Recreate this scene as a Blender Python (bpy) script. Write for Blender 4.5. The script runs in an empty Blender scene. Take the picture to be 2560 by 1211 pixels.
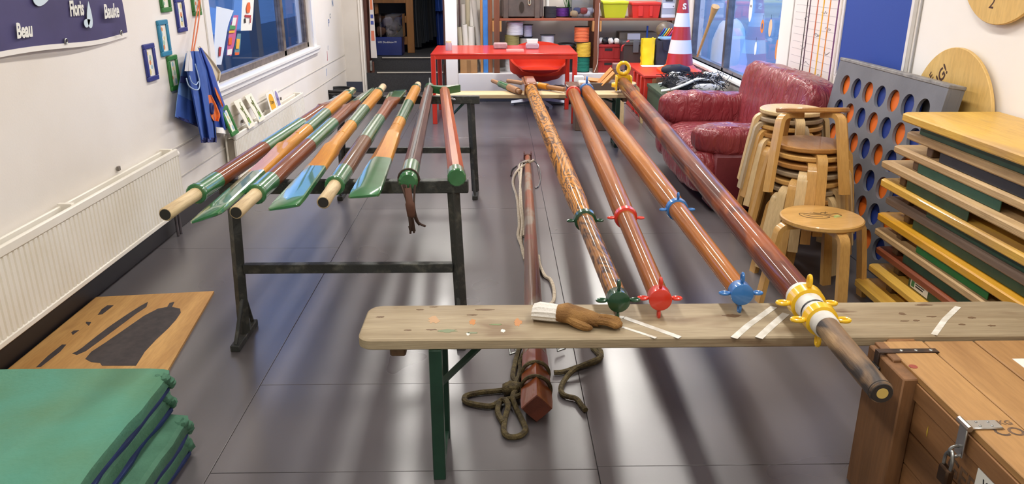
import bpy, bmesh, math, random
from mathutils import Matrix, Vector, noise
R = random.Random(7)
S = bpy.context.scene
C = S.collection
PI = math.pi
# ---------------------------------------------------------------- camera, world, light, exposure
FOC, PITCH, YAW, EYE = 1930.0, math.radians(19.4), math.radians(1.0), 1.58
cd = bpy.data.cameras.new('camera'); cam = bpy.data.objects.new('camera', cd); C.objects.link(cam)
cd.sensor_width = 36.0; cd.lens = 36.0*FOC/2560.0; cd.clip_start = .05; cd.clip_end = 300
cam.location = (0, 0, EYE); cam.rotation_euler = (PI/2-PITCH, 0, -YAW)
S.camera = cam
S.view_settings.view_transform = 'Standard'; S.view_settings.look = 'None'
S.view_settings.exposure = 0.0; S.view_settings.gamma = 1.0; S.view_settings.use_curve_mapping = False
W = bpy.data.worlds.new('dusk_sky'); S.world = W; W.use_nodes = True
nt = W.node_tree; bg = nt.nodes['Background']
tcw = nt.nodes.new('ShaderNodeTexCoord'); sep = nt.nodes.new('ShaderNodeSeparateXYZ'); rw = nt.nodes.new('ShaderNodeValToRGB')
nt.links.new(tcw.outputs['Generated'], sep.inputs[0]); nt.links.new(sep.outputs['Z'], rw.inputs['Fac']); nt.links.new(rw.outputs['Color'], bg.inputs['Color'])
rw.color_ramp.elements[0].color = (.20, .41, .95, 1); rw.color_ramp.elements[1].color = (.10, .26, .80, 1)
bg.inputs['Strength'].default_value = 3.6
LIGHTS = [(x, y) for x in (-.75, 1.25) for y in (.6, 2.9, 5.2, 7.5, 9.4)]
for x, y in LIGHTS:
    l = bpy.data.lights.new('ceiling_tube', 'AREA'); l.shape = 'RECTANGLE'; l.size = .16; l.size_y = 1.4
    l.energy = (27 if x < 0 else 31)*(1.7 if y > 7 else 1); l.color = (1.0, .955, .895)
    o = bpy.data.objects.new('ceiling_tube', l); C.objects.link(o); o.location = (x, y, 2.72)

# ---------------------------------------------------------------- survey: where the sight line of a photo point meets a real plane
def ray(px, py):
    x = (px-1280)/FOC; y = -(py-605.5)/FOC; cp, sp = math.cos(PITCH), math.sin(PITCH)
    d = Vector((x, cp+y*sp, -sp+y*cp)); c, s = math.cos(YAW), math.sin(YAW)
    return Vector((d.x*c+d.y*s, -d.x*s+d.y*c, d.z))
def P(px, py, x=None, y=None, z=None):
    d = ray(px, py)
    t = (z-EYE)/d.z if z is not None else (y/d.y if y is not None else x/d.x)
    return Vector((0, 0, EYE))+d*t

# ---------------------------------------------------------------- materials
def sl(c):
    return tuple((v/255/12.92) if v/255 <= .04045 else ((v/255+.055)/1.055)**2.4 for v in c[:3])+(1,)
MC = {}
def newmat(name):
    m = bpy.data.materials.new(name); m.use_nodes = True
    return m, m.node_tree, m.node_tree.nodes['Principled BSDF']
def setp(b, rough, metal, coat, spec=.5):
    b.inputs['Roughness'].default_value = rough; b.inputs['Metallic'].default_value = metal
    b.inputs['Coat Weight'].default_value = coat; b.inputs['Coat Roughness'].default_value = .05
    b.inputs['Specular IOR Level'].default_value = spec
def noise_n(t, vec, scale, detail=4, dist=0):
    n = t.nodes.new('ShaderNodeTexNoise'); n.inputs['Scale'].default_value = scale; n.inputs['Detail'].default_value = detail; n.inputs['Distortion'].default_value = dist
    t.links.new(vec, n.inputs['Vector']); return n.outputs['Fac']
def ramp_n(t, fac, stops):
    r = t.nodes.new('ShaderNodeValToRGB'); e = r.color_ramp.elements
    while len(e) < len(stops): e.new(.5)
    for k, (p, c) in enumerate(stops): e[k].position = p; e[k].color = c
    t.links.new(fac, r.inputs['Fac']); return r.outputs['Color']
def mix_n(t, a, b, fac, mode='MIX'):
    m = t.nodes.new('ShaderNodeMix'); m.data_type = 'RGBA'; m.blend_type = mode
    for sock, v in ((m.inputs['Factor'], fac), (m.inputs['A'], a), (m.inputs['B'], b)):
        if hasattr(v, 'is_linked'): t.links.new(v, sock)
        else: sock.default_value = v
    return m.outputs['Result']
def obj_vec(t, st=(1, 1, 1)):
    tc = t.nodes.new('ShaderNodeTexCoord'); mp = t.nodes.new('ShaderNodeMapping'); mp.inputs['Scale'].default_value = st
    t.links.new(tc.outputs['Object'], mp.inputs['Vector']); return mp.outputs['Vector']
def bump_n(t, b, h, strength, dist=.01):
    n = t.nodes.new('ShaderNodeBump'); n.inputs['Strength'].default_value = strength; n.inputs['Distance'].default_value = dist
    t.links.new(h, n.inputs['Height']); t.links.new(n.outputs['Normal'], b.inputs['Normal'])
def paint(name, c, rough=.5, metal=0, coat=0, c2=None, ns=6, lo=.35, hi=.65, st=(1, 1, 1), bump=0, bs=60, spec=.5):
    if name in MC: return MC[name]
    m, t, b = newmat(name); setp(b, rough, metal, coat, spec)
    if c2:
        v = obj_vec(t, st); col = ramp_n(t, noise_n(t, v, ns, 6), [(lo, sl(c)), (hi, sl(c2))]); t.links.new(col, b.inputs['Base Color'])
    else: b.inputs['Base Color'].default_value = sl(c)
    if bump: bump_n(t, b, noise_n(t, obj_vec(t, st), bs, 3), bump)
    MC[name] = m; return m
def wood(name, c1, c2, axis='Y', s=5, rough=.45, coat=0, k=.08, ring=0, spots=None, bump=.15, spec=.5, lo=.3, hi=.7):
    """long grain along one object axis; ring > 0 adds contour-like figure; spots = [(colour, scale, threshold)]"""
    if name in MC: return MC[name]
    m, t, b = newmat(name); setp(b, rough, 0, coat, spec)
    st = {'X': (k, 1, 1), 'Y': (1, k, 1), 'Z': (1, 1, k)}[axis]
    v = obj_vec(t, tuple(q*10 for q in st))
    f = noise_n(t, v, s*.25, 5, .6); fac = f
    if ring:
        mu = t.nodes.new('ShaderNodeMath'); mu.operation = 'MULTIPLY'; mu.inputs[1].default_value = ring; t.links.new(f, mu.inputs[0])
        pp = t.nodes.new('ShaderNodeMath'); pp.operation = 'PINGPONG'; pp.inputs[1].default_value = 1.0; t.links.new(mu.outputs[0], pp.inputs[0]); fac = pp.outputs[0]
        fine = noise_n(t, v, s*1.5, 4)
        fac = mix_n(t, fac, fine, .35)
        lo, hi = .2, .62
    col = ramp_n(t, fac, [(lo, sl(c2)), (hi, sl(c1))])
    fine = noise_n(t, obj_vec(t, tuple(q*60 for q in st)), s*.6, 3)
    col = mix_n(t, col, ramp_n(t, fine, [(.35, (.62, .58, .54, 1)), (.6, (1, 1, 1, 1))]), .32, 'MULTIPLY')
    for (sc, ss, th) in (spots or []):
        n = noise_n(t, obj_vec(t, tuple(.35 if q < 1 else 1 for q in st)), ss, 3, .3)
        msk = ramp_n(t, n, [(th-.03, (0, 0, 0, 1)), (th+.07, (1, 1, 1, 1))])
        col = mix_n(t, col, sl(sc), msk)
    t.links.new(col, b.inputs['Base Color'])
    if bump: bump_n(t, b, fine, bump, .004)
    MC[name] = m; return m
def glass(name, tint=(1, 1, 1)):
    if name in MC: return MC[name]
    m, t, b = newmat(name); t.nodes.remove(b)
    tr = t.nodes.new('ShaderNodeBsdfTransparent'); tr.inputs['Color'].default_value = tint+(1,)
    gl = t.nodes.new('ShaderNodeBsdfGlossy'); gl.inputs['Roughness'].default_value = .01
    # Schlick reflectance, the same from both sides of the thin pane
    ge = t.nodes.new('ShaderNodeNewGeometry'); dp = t.nodes.new('ShaderNodeVectorMath'); dp.operation = 'DOT_PRODUCT'
    t.links.new(ge.outputs['Incoming'], dp.inputs[0]); t.links.new(ge.outputs['Normal'], dp.inputs[1])
    def mt(op, a, b):
        n = t.nodes.new('ShaderNodeMath'); n.operation = op
        for i, q in enumerate((a, b)):
            if hasattr(q, 'is_linked'): t.links.new(q, n.inputs[i])
            elif q is not None: n.inputs[i].default_value = q
        return n.outputs[0]
    frv = mt('ADD', mt('MULTIPLY', mt('POWER', mt('SUBTRACT', 1.0, mt('ABSOLUTE', dp.outputs['Value'], None)), 5.0), .96), .04)
    mx = t.nodes.new('ShaderNodeMixShader'); out = t.nodes['Material Output']
    t.links.new(frv, mx.inputs[0]); t.links.new(tr.outputs[0], mx.inputs[1]); t.links.new(gl.outputs[0], mx.inputs[2]); t.links.new(mx.outputs[0], out.inputs['Surface'])
    MC[name] = m; return m

# ---------------------------------------------------------------- geometry
def T(x=0, y=0, z=0): return Matrix.Translation((x, y, z))
def RX(a): return Matrix.Rotation(a, 4, 'X')
def RY(a): return Matrix.Rotation(a, 4, 'Y')
def RZ(a): return Matrix.Rotation(a, 4, 'Z')
def basis(o, r, u):
    r = Vector(r).normalized(); u = Vector(u); u = (u-r*u.dot(r)).normalized(); n = r.cross(u)
    return Matrix(((r.x, u.x, n.x, o[0]), (r.y, u.y, n.y, o[1]), (r.z, u.z, n.z, o[2]), (0, 0, 0, 1)))
def along(a, b):
    """local +X runs from a to b, local +Z stays up"""
    a = Vector(a); x = (Vector(b)-a).normalized(); y = Vector((0, 0, 1)).cross(x)
    if y.length < 1e-4: y = Vector((0, 1, 0))
    y.normalize(); z = x.cross(y)
    return Matrix(((x.x, y.x, z.x, a.x), (x.y, y.y, z.y, a.y), (x.z, y.z, z.z, a.z), (0, 0, 0, 1)))
def cr(pts, k=6, closed=False):
    pts = [Vector(p) for p in pts]; n = len(pts); out = []
    for i in range(n if closed else n-1):
        g = (lambda j: pts[j % n]) if closed else (lambda j: pts[max(0, min(n-1, j))])
        a, b, c, d = g(i-1), g(i), g(i+1), g(i+2)
        for q in range(k):
            u = q/k
            out.append(.5*((2*b)+(c-a)*u+(2*a-5*b+4*c-d)*u*u+(3*b-a-3*c+d)*u**3))
    if not closed: out.append(pts[-1])
    return out
class G:
    def __init__(s): s.v, s.f, s.m = [], [], []
    def add(s, vs, fs, M=None, mi=0):
        o = len(s.v)
        s.v += [tuple(M @ Vector(p)) if M else tuple(p) for p in vs]
        for k, f in enumerate(fs): s.f.append(tuple(i+o for i in f)); s.m.append(mi[k] if isinstance(mi, list) else mi)
        return s
    def box(s, c, d, b=0, M=None, mi=0):
        h = [q/2 for q in d]; b = min(b, min(h)*.95); c = Vector(c)
        if b <= 0:
            vs = [(c.x+i*h[0], c.y+j*h[1], c.z+k*h[2]) for i in (-1, 1) for j in (-1, 1) for k in (-1, 1)]
            return s.add(vs, [(0, 1, 3, 2), (4, 6, 7, 5), (0, 4, 5, 1), (2, 3, 7, 6), (0, 2, 6, 4), (1, 5, 7, 3)], M, mi)
        vs, ix = [], {}
        for i in (-1, 1):
            for j in (-1, 1):
                for k in (-1, 1):
                    sg = (i, j, k)
                    for a in range(3):
                        ix[(sg, a)] = len(vs); vs.append(tuple(c[q]+sg[q]*(h[q] if q == a else h[q]-b) for q in range(3)))
        fs = []
        for a in range(3):
            p, q = [w for w in range(3) if w != a]
            for sg in (-1, 1):
                def key(u, w):
                    e = [0, 0, 0]; e[a] = sg; e[p] = u; e[q] = w; return tuple(e)
                fs.append([ix[(key(u, w), a)] for u, w in ((-1, -1), (1, -1), (1, 1), (-1, 1))])
        for a in range(3):
            p, q = [w for w in range(3) if w != a]
            for u in (-1, 1):
                for w in (-1, 1):
                    e0 = [0]*3; e1 = [0]*3; e0[a] = -1; e1[a] = 1; e0[p] = e1[p] = u; e0[q] = e1[q] = w
                    fs.append([ix[(tuple(e0), p)], ix[(tuple(e1), p)], ix[(tuple(e1), q)], ix[(tuple(e0), q)]])
        for i in (-1, 1):
            for j in (-1, 1):
                for k in (-1, 1): fs.append([ix[((i, j, k), a)] for a in range(3)])
        return s.add(vs, fs, M, mi)
    def b2(s, x0, x1, y0, y1, z0, z1, b=0, M=None, mi=0):
        return s.box(((x0+x1)/2, (y0+y1)/2, (z0+z1)/2), (abs(x1-x0), abs(y1-y0), abs(z1-z0)), b, M, mi)
    def rings(s, rs, cap=True, M=None, mi=0, closed=False):
        n = len(rs[0]); vs = [p for r in rs for p in r]; fs = []
        L = len(rs)
        for i in range(L if closed else L-1):
            for k in range(n):
                a, b = i*n, ((i+1) % L)*n
                fs.append((a+k, a+(k+1) % n, b+(k+1) % n, b+k))
        if cap and not closed: fs += [tuple(range(n-1, -1, -1)), tuple((L-1)*n+k for k in range(n))]
        return s.add(vs, fs, M, mi)
    def tube(s, pts, r, n=8, M=None, mi=0, closed=False, cap=True, flat=1):
        pts = [Vector(p) for p in pts]; L = len(pts); rs = []
        up = None
        for i, p in enumerate(pts):
            a = pts[i-1] if (i > 0 or closed) else p; b = pts[(i+1) % L] if (i < L-1 or closed) else p
            d = (b-a)
            d = d.normalized() if d.length > 1e-9 else Vector((0, 0, 1))
            if up is None: up = Vector((0, 0, 1)) if abs(d.z) < .9 else Vector((1, 0, 0))
            up = (up-d*up.dot(d)).normalized(); w = d.cross(up)
            rr = r[i] if isinstance(r, (list, tuple)) else r
            rs.append([p+(up*math.cos(2*PI*k/n)*flat+w*math.sin(2*PI*k/n))*rr for k in range(n)])
        return s.rings(rs, cap, M, mi, closed)
    def lathe(s, prof, n=24, M=None, mi=0, ax='Z', sq=1):
        rs = []
        for (r, h) in prof:
            r = max(r, 1e-4)
            if ax == 'Z': rs.append([(r*math.cos(2*PI*k/n), sq*r*math.sin(2*PI*k/n), h) for k in range(n)])
            else: rs.append([(h, r*math.cos(2*PI*k/n), r*math.sin(2*PI*k/n)) for k in range(n)])
        return s.rings(rs, True, M, mi)
    def prism(s, poly, h0, h1, M=None, mi=0):
        return s.rings([[(x, y, h0) for x, y in poly], [(x, y, h1) for x, y in poly]], True, M, mi)
    def torus(s, R0, r, M=None, n=20, m=8, mi=0, sc=(1, 1)):
        return s.tube([(R0*sc[0]*math.cos(2*PI*k/n), R0*sc[1]*math.sin(2*PI*k/n), 0) for k in range(n)], r, m, M, mi, closed=True)
    def ell(s, c, d, e=1.0, n=20, m=12, M=None, mi=0, wr=0, ws=8, fold=None):
        """super-ellipsoid (e < 1 boxy), wr = wrinkle depth"""
        sg = lambda w, q: math.copysign(abs(w)**q, w)
        rs = []
        for i in range(1, m):
            th = -PI/2+PI*i/m; ring = []
            for k in range(n):
                ph = 2*PI*k/n
                p = Vector((sg(math.cos(th), e)*sg(math.cos(ph), e)*d[0]/2, sg(math.cos(th), e)*sg(math.sin(ph), e)*d[1]/2, sg(math.sin(th), e)*d[2]/2))
                if wr:
                    q = p*ws+Vector(c)*3
                    w = noise.noise(Vector((q.x*1.6, q.y*.6, q.z*.6)))+.6*noise.noise(q*2.3)
                    if fold: w += .8*math.sin(p[fold[0]]*fold[1]+2.2*noise.noise(q*.7))*max(0, noise.noise(q*.5+Vector((9, 2, 4)))+.35)
                    p = p+p.normalized()*wr*w
                ring.append(p+Vector(c))
            rs.append(ring)
        return s.rings(rs, True, M, mi)
    def sheet(s, f, nu, nv, th, M=None, mi=0):
        """thin cloth: f(u, v) -> point; given a real thickness th"""
        pts = [[Vector(f(i/nu, j/nv)) for i in range(nu+1)] for j in range(nv+1)]
        top, bot = [], []
        for j in range(nv+1):
            for i in range(nu+1):
                du = pts[j][min(nu, i+1)]-pts[j][max(0, i-1)]; dv = pts[min(nv, j+1)][i]-pts[max(0, j-1)][i]
                n = du.cross(dv); n = n.normalized() if n.length > 1e-9 else Vector((1, 0, 0))
                top.append(pts[j][i]+n*th/2); bot.append(pts[j][i]-n*th/2)
        o = len(top); w = nu+1; fs = []; ms = []
        for j in range(nv):
            for i in range(nu):
                a = j*w+i; k = mi((i+.5)/nu, (j+.5)/nv) if callable(mi) else mi
                fs.append((a, a+1, a+w+1, a+w)); fs.append((o+a, o+a+w, o+a+w+1, o+a+1)); ms += [k, k]
        e = [(j*w, (j+1)*w) for j in range(nv)]+[((j+1)*w+nu, j*w+nu) for j in range(nv)]+[(i+1, i) for i in range(nu)]+[(nv*w+i, nv*w+i+1) for i in range(nu)]
        for a, b in e: fs.append((a, b, o+b, o+a)); ms.append(ms[0])
        return s.add(top+bot, fs, M, ms)
def mesh(name, g, mats, off):
    me = bpy.data.meshes.new(name)
    me.from_pydata([tuple(Vector(p)-off) for p in g.v], [], g.f)
    mats = mats if isinstance(mats, (list, tuple)) else [mats]
    for m in mats: me.materials.append(m)
    me.polygons.foreach_set('material_index', g.m)
    bm = bmesh.new(); bm.from_mesh(me); bmesh.ops.recalc_face_normals(bm, faces=bm.faces); bm.to_mesh(me); bm.free()
    me.polygons.foreach_set('use_smooth', [True]*len(me.polygons)); me.set_sharp_from_angle(angle=math.radians(38)); me.update()
    return me
OFF = {}
def tag(o, label=None, cat=None, group=None, kind=None):
    if label: o['label'] = label
    if cat: o['category'] = cat
    if group: o['group'] = group
    if kind: o['kind'] = kind
    return o
def thing(name, label, cat, loc=(0, 0, 0), group=None, M=None):
    """an Empty at the base of a thing; parts are given in world coordinates, or in its own frame when M is given"""
    o = bpy.data.objects.new(name, None); C.objects.link(o); o.empty_display_size = .05
    if M is not None: o.matrix_world = M; OFF[o.name] = Vector()
    else: o.location = loc; OFF[o.name] = Vector(loc)
    return tag(o, label, cat, group)
def part(t, name, g, mats, label=None, kind=None):
    off = OFF[t.name]
    o = bpy.data.objects.new(name, mesh(name, g, mats, off)); C.objects.link(o); o.parent = t; OFF[o.name] = off
    return tag(o, label, None, None, kind)
def solo(name, label, cat, g, mats, group=None, kind=None, M=None):
    if M is not None: off = Vector()
    else:
        xs, ys, zs = zip(*g.v); off = Vector(((min(xs)+max(xs))/2, (min(ys)+max(ys))/2, min(zs)))
    o = bpy.data.objects.new(name, mesh(name, g, mats, off)); C.objects.link(o); OFF[o.name] = off
    if M is not None: o.matrix_world = M
    else: o.location = off
    return tag(o, label, cat, group, kind)
def struct(name, g, mats): return tag(solo(name, None, None, g, mats), kind='structure')
def dup(o, M=None, label=None, parent=None):
    c = o.copy(); C.objects.link(c); OFF[c.name] = OFF[o.name]
    if parent: c.parent = parent
    for ch in o.children: dup(ch, None, None, c)
    if M is not None: c.matrix_world = M
    if label: c['label'] = label
    return c
def words(txt, size, M, shear=0, bold=0, th=.0008):
    cu = bpy.data.curves.new('words', 'FONT'); cu.body = txt; cu.size = size; cu.shear = shear; cu.offset = bold; cu.extrude = th/2
    cu.align_x = 'CENTER'; cu.align_y = 'CENTER'; cu.resolution_u = 3
    o = bpy.data.objects.new('words', cu); C.objects.link(o)
    me = bpy.data.meshes.new_from_object(o)
    g = G(); g.add([tuple(v.co) for v in me.vertices], [tuple(p.vertices) for p in me.polygons], M)
    bpy.data.objects.remove(o); bpy.data.curves.remove(cu); bpy.data.meshes.remove(me)
    return g
def strokes(lines, r, M, n=4):
    g = G()
    for l in lines: g.tube([(p[0], p[1], r*.25) for p in l], r, n, M, flat=.5)
    return g
WL = lambda y, z, d=0: basis((-2.08+d, y, z), (0, 1, 0), (0, 0, 1))     # facing the room from the left wall
WR = lambda y, z, d=0: basis((2.38-d, y, z), (0, -1, 0), (0, 0, 1))     # facing the room from the right wall
FC = lambda x, y, z: basis((x, y, z), (1, 0, 0), (0, 0, 1))             # facing the camera end
UP = lambda x, y, z, a=0: T(x, y, z) @ RZ(a)

# palette
white = paint('white_paint', (236, 231, 224), .55, c2=(226, 220, 211), ns=1.5)
wallw = paint('wall_paint', (238, 233, 226), .6, c2=(229, 222, 212), ns=1.1, bump=.05, bs=90)
radw = paint('radiator_enamel', (240, 236, 226), .4, c2=(232, 226, 212), ns=3)
black = paint('black_plastic', (24, 24, 26), .45)
dark = paint('dark_paint', (30, 30, 34), .6)
steel = paint('trestle_steel', (62, 64, 62), .55, .3, c2=(92, 92, 84), ns=22, lo=.52, hi=.68, bump=.2, bs=140)
galv = paint('galvanised_steel', (170, 172, 170), .35, .9, c2=(130, 132, 130), ns=30)
gpaint = paint('green_gloss_paint', (45, 104, 58), .3, 0, .9, c2=(56, 116, 70), ns=14)
gsteel = paint('green_powder_coat', (20, 52, 38), .45, c2=(28, 64, 48), ns=10)
# ================================================================ THE SETTING
floorm, t, b = newmat('grey_floor_paint'); setp(b, .3, 0, 0, 1.0)
v = obj_vec(t)
fc = ramp_n(t, noise_n(t, v, 1.1, 2), [(.0, sl((72, 70, 76))), (1.0, sl((98, 93, 96)))])
sc = noise_n(t, obj_vec(t, (1, .6, 1)), 2.5, 3)
fc = mix_n(t, fc, sl((140, 134, 130)), ramp_n(t, sc, [(.0, (0, 0, 0, 1)), (1.0, (.22, .22, .22, 1))]))
t.links.new(fc, b.inputs['Base Color'])
t.links.new(ramp_n(t, noise_n(t, v, 1.5, 2), [(.0, (.22, .22, .22, 1)), (1.0, (.38, .38, .38, 1))]), b.inputs['Roughness'])
fine_ = noise_n(t, obj_vec(t, (1, .5, 1)), 55, 2, .5)
bump_n(t, b, fine_, .05, .003)
fl = struct('floor', G().b2(-2.2, 2.5, -1.6, 10.85, -.12, -.004), paint('floor_joint', (38, 35, 36), .8))
cols = [-2.08, -.968, .326, 1.55, 2.38]
ysm = [[-1.5, .2, 1.96, 4.40, 6.84, 9.28, 10.75], [-1.5, .3, 2.185, 2.765, 5.2, 7.64, 10.08, 10.75], [-1.5, -.24, 2.2, 4.64, 7.08, 9.5, 10.75], [-1.5, .9, 3.3, 5.8, 8.2, 10.75]]
for i in range(4):
    for k in range(len(ysm[i])-1):
        part(fl, 'floor_panel', G().b2(cols[i]+.001, cols[i+1]-.001, ysm[i][k]+.001, ysm[i][k+1]-.001, -.006, 0, .0012), floorm)
XL, XR, CZ = -2.08, 2.38, 2.9
WY0, WY1, WZ0, WZ1 = 5.82, 8.98, .765, 2.35
g = G().b2(-2.24, XL, -1.6, 10.95, -.12, WZ0).b2(-2.24, XL, -1.6, 10.95, WZ1, CZ).b2(-2.24, XL, -1.6, WY0, WZ0, WZ1).b2(-2.24, XL, WY1, 10.95, WZ0, WZ1)
wl = struct('wall_left', g, wallw)
struct('trim_1', G().b2(XL, XL+.006, 4.75, 10.75, .496, .508, .002).b2(XL, XL+.006, 4.75, 10.75, .302, .312, .002), paint('seam_grey', (205, 199, 190), .6))
struct('trim_2', G().b2(-2.2, XL+.045, 5.6, 9.14, .735, .768, .006).b2(XL, XL+.012, 8.98, 9.10, .768, WZ1, .003).b2(XL, XL+.012, 5.72, 5.82, .768, WZ1, .003).b2(XL, XL+.03, 5.6, 9.14, .695, .735, .004), paint('sill_white', (240, 238, 234), .35))
struct('baseboard_left', G().b2(XL, XL+.014, -1.5, 5.6, 0, .10, .003), paint('baseboard_dark', (48, 45, 46), .5))
wframe = paint('window_frame_brown', (78, 68, 62), .5, c2=(112, 100, 92), ns=16, bump=.1)
wn = tag(thing('window_1', None, None, (-2.16, 7.4, WZ0)), kind='structure')
for nm, a in (('bottom_rail', (WY0, WY1, WZ0, WZ0+.06)), ('top_rail', (WY0, WY1, WZ1-.06, WZ1)), ('side_stile', (WY0, WY0+.05, WZ0, WZ1)), ('side_stile', (WY1-.07, WY1, WZ0, WZ1)), ('mullion', (7.93, 8.02, WZ0, WZ1))):
    part(wn, nm, G().b2(-2.19, -2.13, a[0], a[1], a[2], a[3], .006), wframe)
gl = glass('window_glass')
part(wn, 'pane', G().b2(-2.163, -2.157, WY0+.05, 7.93, WZ0+.06, WZ1-.06), gl)
part(wn, 'pane', G().b2(-2.163, -2.157, 8.02, WY1-.07, WZ0+.06, WZ1-.06), gl)
# right wall with the tall window
VY0, VY1, VZ0, VZ1 = 6.72, 9.86, .56, 2.4
g = G().b2(XR, 2.54, -1.6, 10.95, -.12, VZ0).b2(XR, 2.54, -1.6, 10.95, VZ1, CZ).b2(XR, 2.54, -1.6, VY0, VZ0, VZ1).b2(XR, 2.54, VY1, 10.95, VZ0, VZ1)
struct('wall_right', g, paint('wall_paint_right', (246, 242, 236), .55, c2=(240, 235, 227), ns=1.2))
alu = paint('window_aluminium', (120, 120, 122), .35, .6, c2=(96, 96, 98), ns=12)
w2 = tag(thing('window_2', None, None, (2.45, 8.3, VZ0)), kind='structure')
for nm, a in (('bottom_rail', (VY0, VY1, VZ0, VZ0+.04)), ('top_rail', (VY0, VY1, VZ1-.05, VZ1)), ('side_stile', (VY0, VY0+.05, VZ0, VZ1)), ('side_stile', (VY1-.05, VY1, VZ0, VZ1)), ('mullion', (8.36, 8.43, VZ0, VZ1))):
    part(w2, nm, G().b2(2.40, 2.47, a[0], a[1], a[2], a[3], .005), alu)
part(w2, 'sill', G().b2(2.30, 2.42, VY0, VY1, VZ0-.03, VZ0, .005), paint('sill_white', (240, 238, 234)))
part(w2, 'pane', G().b2(2.437, 2.443, VY0+.05, 8.36, VZ0+.04, VZ1-.05), gl)
part(w2, 'pane', G().b2(2.437, 2.443, 8.43, VY1-.05, VZ0+.04, VZ1-.05), gl)
struct('wall_front', G().b2(-2.24, 2.54, -1.7, -1.5, -.12, CZ), wallw)
struct('ceiling', G().b2(-2.4, 2.54, -1.7, 13.6, CZ, CZ+.1), wood('unseen_ceiling_boards', (150, 128, 104), (126, 106, 84), 'Y', 4, .7))  # out of view; brown boards put in to dim reflections on the varnish
# far end: doorway to the dark store on the left, shelf alcove on a raised plinth on the right
DX0, DX1, BY = -1.80, -.63, 10.75
struct('wall_back', G().b2(-2.24, DX0, BY, 10.95, -.12, CZ).b2(DX0, DX1, BY, 10.95, 2.1, CZ).b2(DX1, -.53, 9.9, 10.95, -.12, CZ).b2(-.63, 2.54, 10.62, 10.72, -.12, CZ), paint('wall_back_paint', (214, 208, 200), .6, c2=(200, 194, 186), ns=1.5))
struct('trim_3', G().b2(DX0-.06, DX0, BY-.02, BY, 0, 2.1, .004).b2(DX0-.02, DX0+.0, BY-.05, BY-.02, 0, 2.1, .003).b2(-.655, -.505, 9.875, 9.9, .12, CZ, .005), paint('jamb_white', (240, 236, 230), .45))
struct('baseboard_back', G().b2(-2.08, DX0-.06, BY-.014, BY, 0, .14, .003).b2(-.60, 2.38, 9.885, 9.9, 0, .115, .003), paint('baseboard_blue_grey', (52, 58, 74), .5))
struct('trim_4', G().b2(-.52, 2.38, 9.9, 10.62, .115, .345).b2(-.53, 2.38, 9.885, 9.93, .115, .352, .006), paint('plinth_white', (232, 231, 232), .5, c2=(222, 222, 224), ns=2))
# dark store behind the doorway
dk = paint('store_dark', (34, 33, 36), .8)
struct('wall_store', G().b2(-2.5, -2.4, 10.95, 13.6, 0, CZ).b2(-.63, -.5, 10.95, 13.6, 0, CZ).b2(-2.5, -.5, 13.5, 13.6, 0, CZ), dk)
st = tag(thing('stairs', None, None, (-1.2, 10.75, 0)), kind='structure')
carp = paint('stair_carpet', (44, 44, 47), .85, c2=(54, 54, 56), ns=60); nos = paint('stair_nosing', (176, 170, 160), .5)
part(st, 'step', G().b2(DX0-.1, DX1, 10.76, 11.05, -.1, .255), carp); part(st, 'step', G().b2(-2.4, DX1, 11.05, 13.5, -.1, .425), carp)
part(st, 'nosing', G().b2(-1.66, -.72, 10.75, 10.785, .252, .268, .003), nos); part(st, 'nosing', G().b2(-1.62, DX1, 11.03, 11.065, .422, .438, .003), nos)
part(st, 'corner_strip', G().b2(-.735, -.72, 10.745, 10.76, .0, .25, .002), nos)
dr = tag(thing('door_1', None, None, (-1.76, 10.9, 0)), kind='structure')
part(dr, 'door_leaf', G().b2(-1.80, -1.755, 10.80, 11.02, .02, 2.05, .004), wood('door_brown', (92, 52, 38), (66, 36, 28), 'Z', 5, .5))
part(dr, 'kick_edge', G().b2(-1.752, -1.70, 10.80, 10.83, .02, .40, .004), wood('door_brown', (92, 52, 38), (66, 36, 28), 'Z'))
part(dr, 'hinge', G().b2(-1.75, -1.72, 10.765, 10.80, .28, .42, .004), galv)
struct('door_2', G().b2(-.685, -.66, 10.0, 10.05, .02, 2.1, .004).b2(-.70, -.685, 9.98, 10.0, .33, .45, .003), wood('door_brown', (92, 52, 38), (66, 36, 28), 'Z'))
# outside
gd = struct('ground_deck', G().b2(-90, -2.3, -4, 60, -.30, -.2), paint('deck_joint', (110, 112, 116), .8))
deckm = paint('wet_deck', (48, 50, 54), .6, c2=(58, 60, 64), ns=1.2, st=(1, .2, 1))
for k in range(44):
    part(gd, 'deck_plank', G().b2(-89, -2.35, .3+k*1.25, 1.53+k*1.25, -.2, -.185), deckm)
struct('ground_yard', G().b2(2.6, 40, -6, 60, -.4, -.2), paint('yard_snow', (172, 160, 138), .7, c2=(140, 134, 122), ns=.25))
struct('wall_yard', G().b2(-4.6, -4.5, 3, 22, -.2, .62).b2(-2.62, -2.54, 8.45, 8.62, -.3, 2.4), paint('yard_wall', (70, 72, 78), .7))

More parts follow.
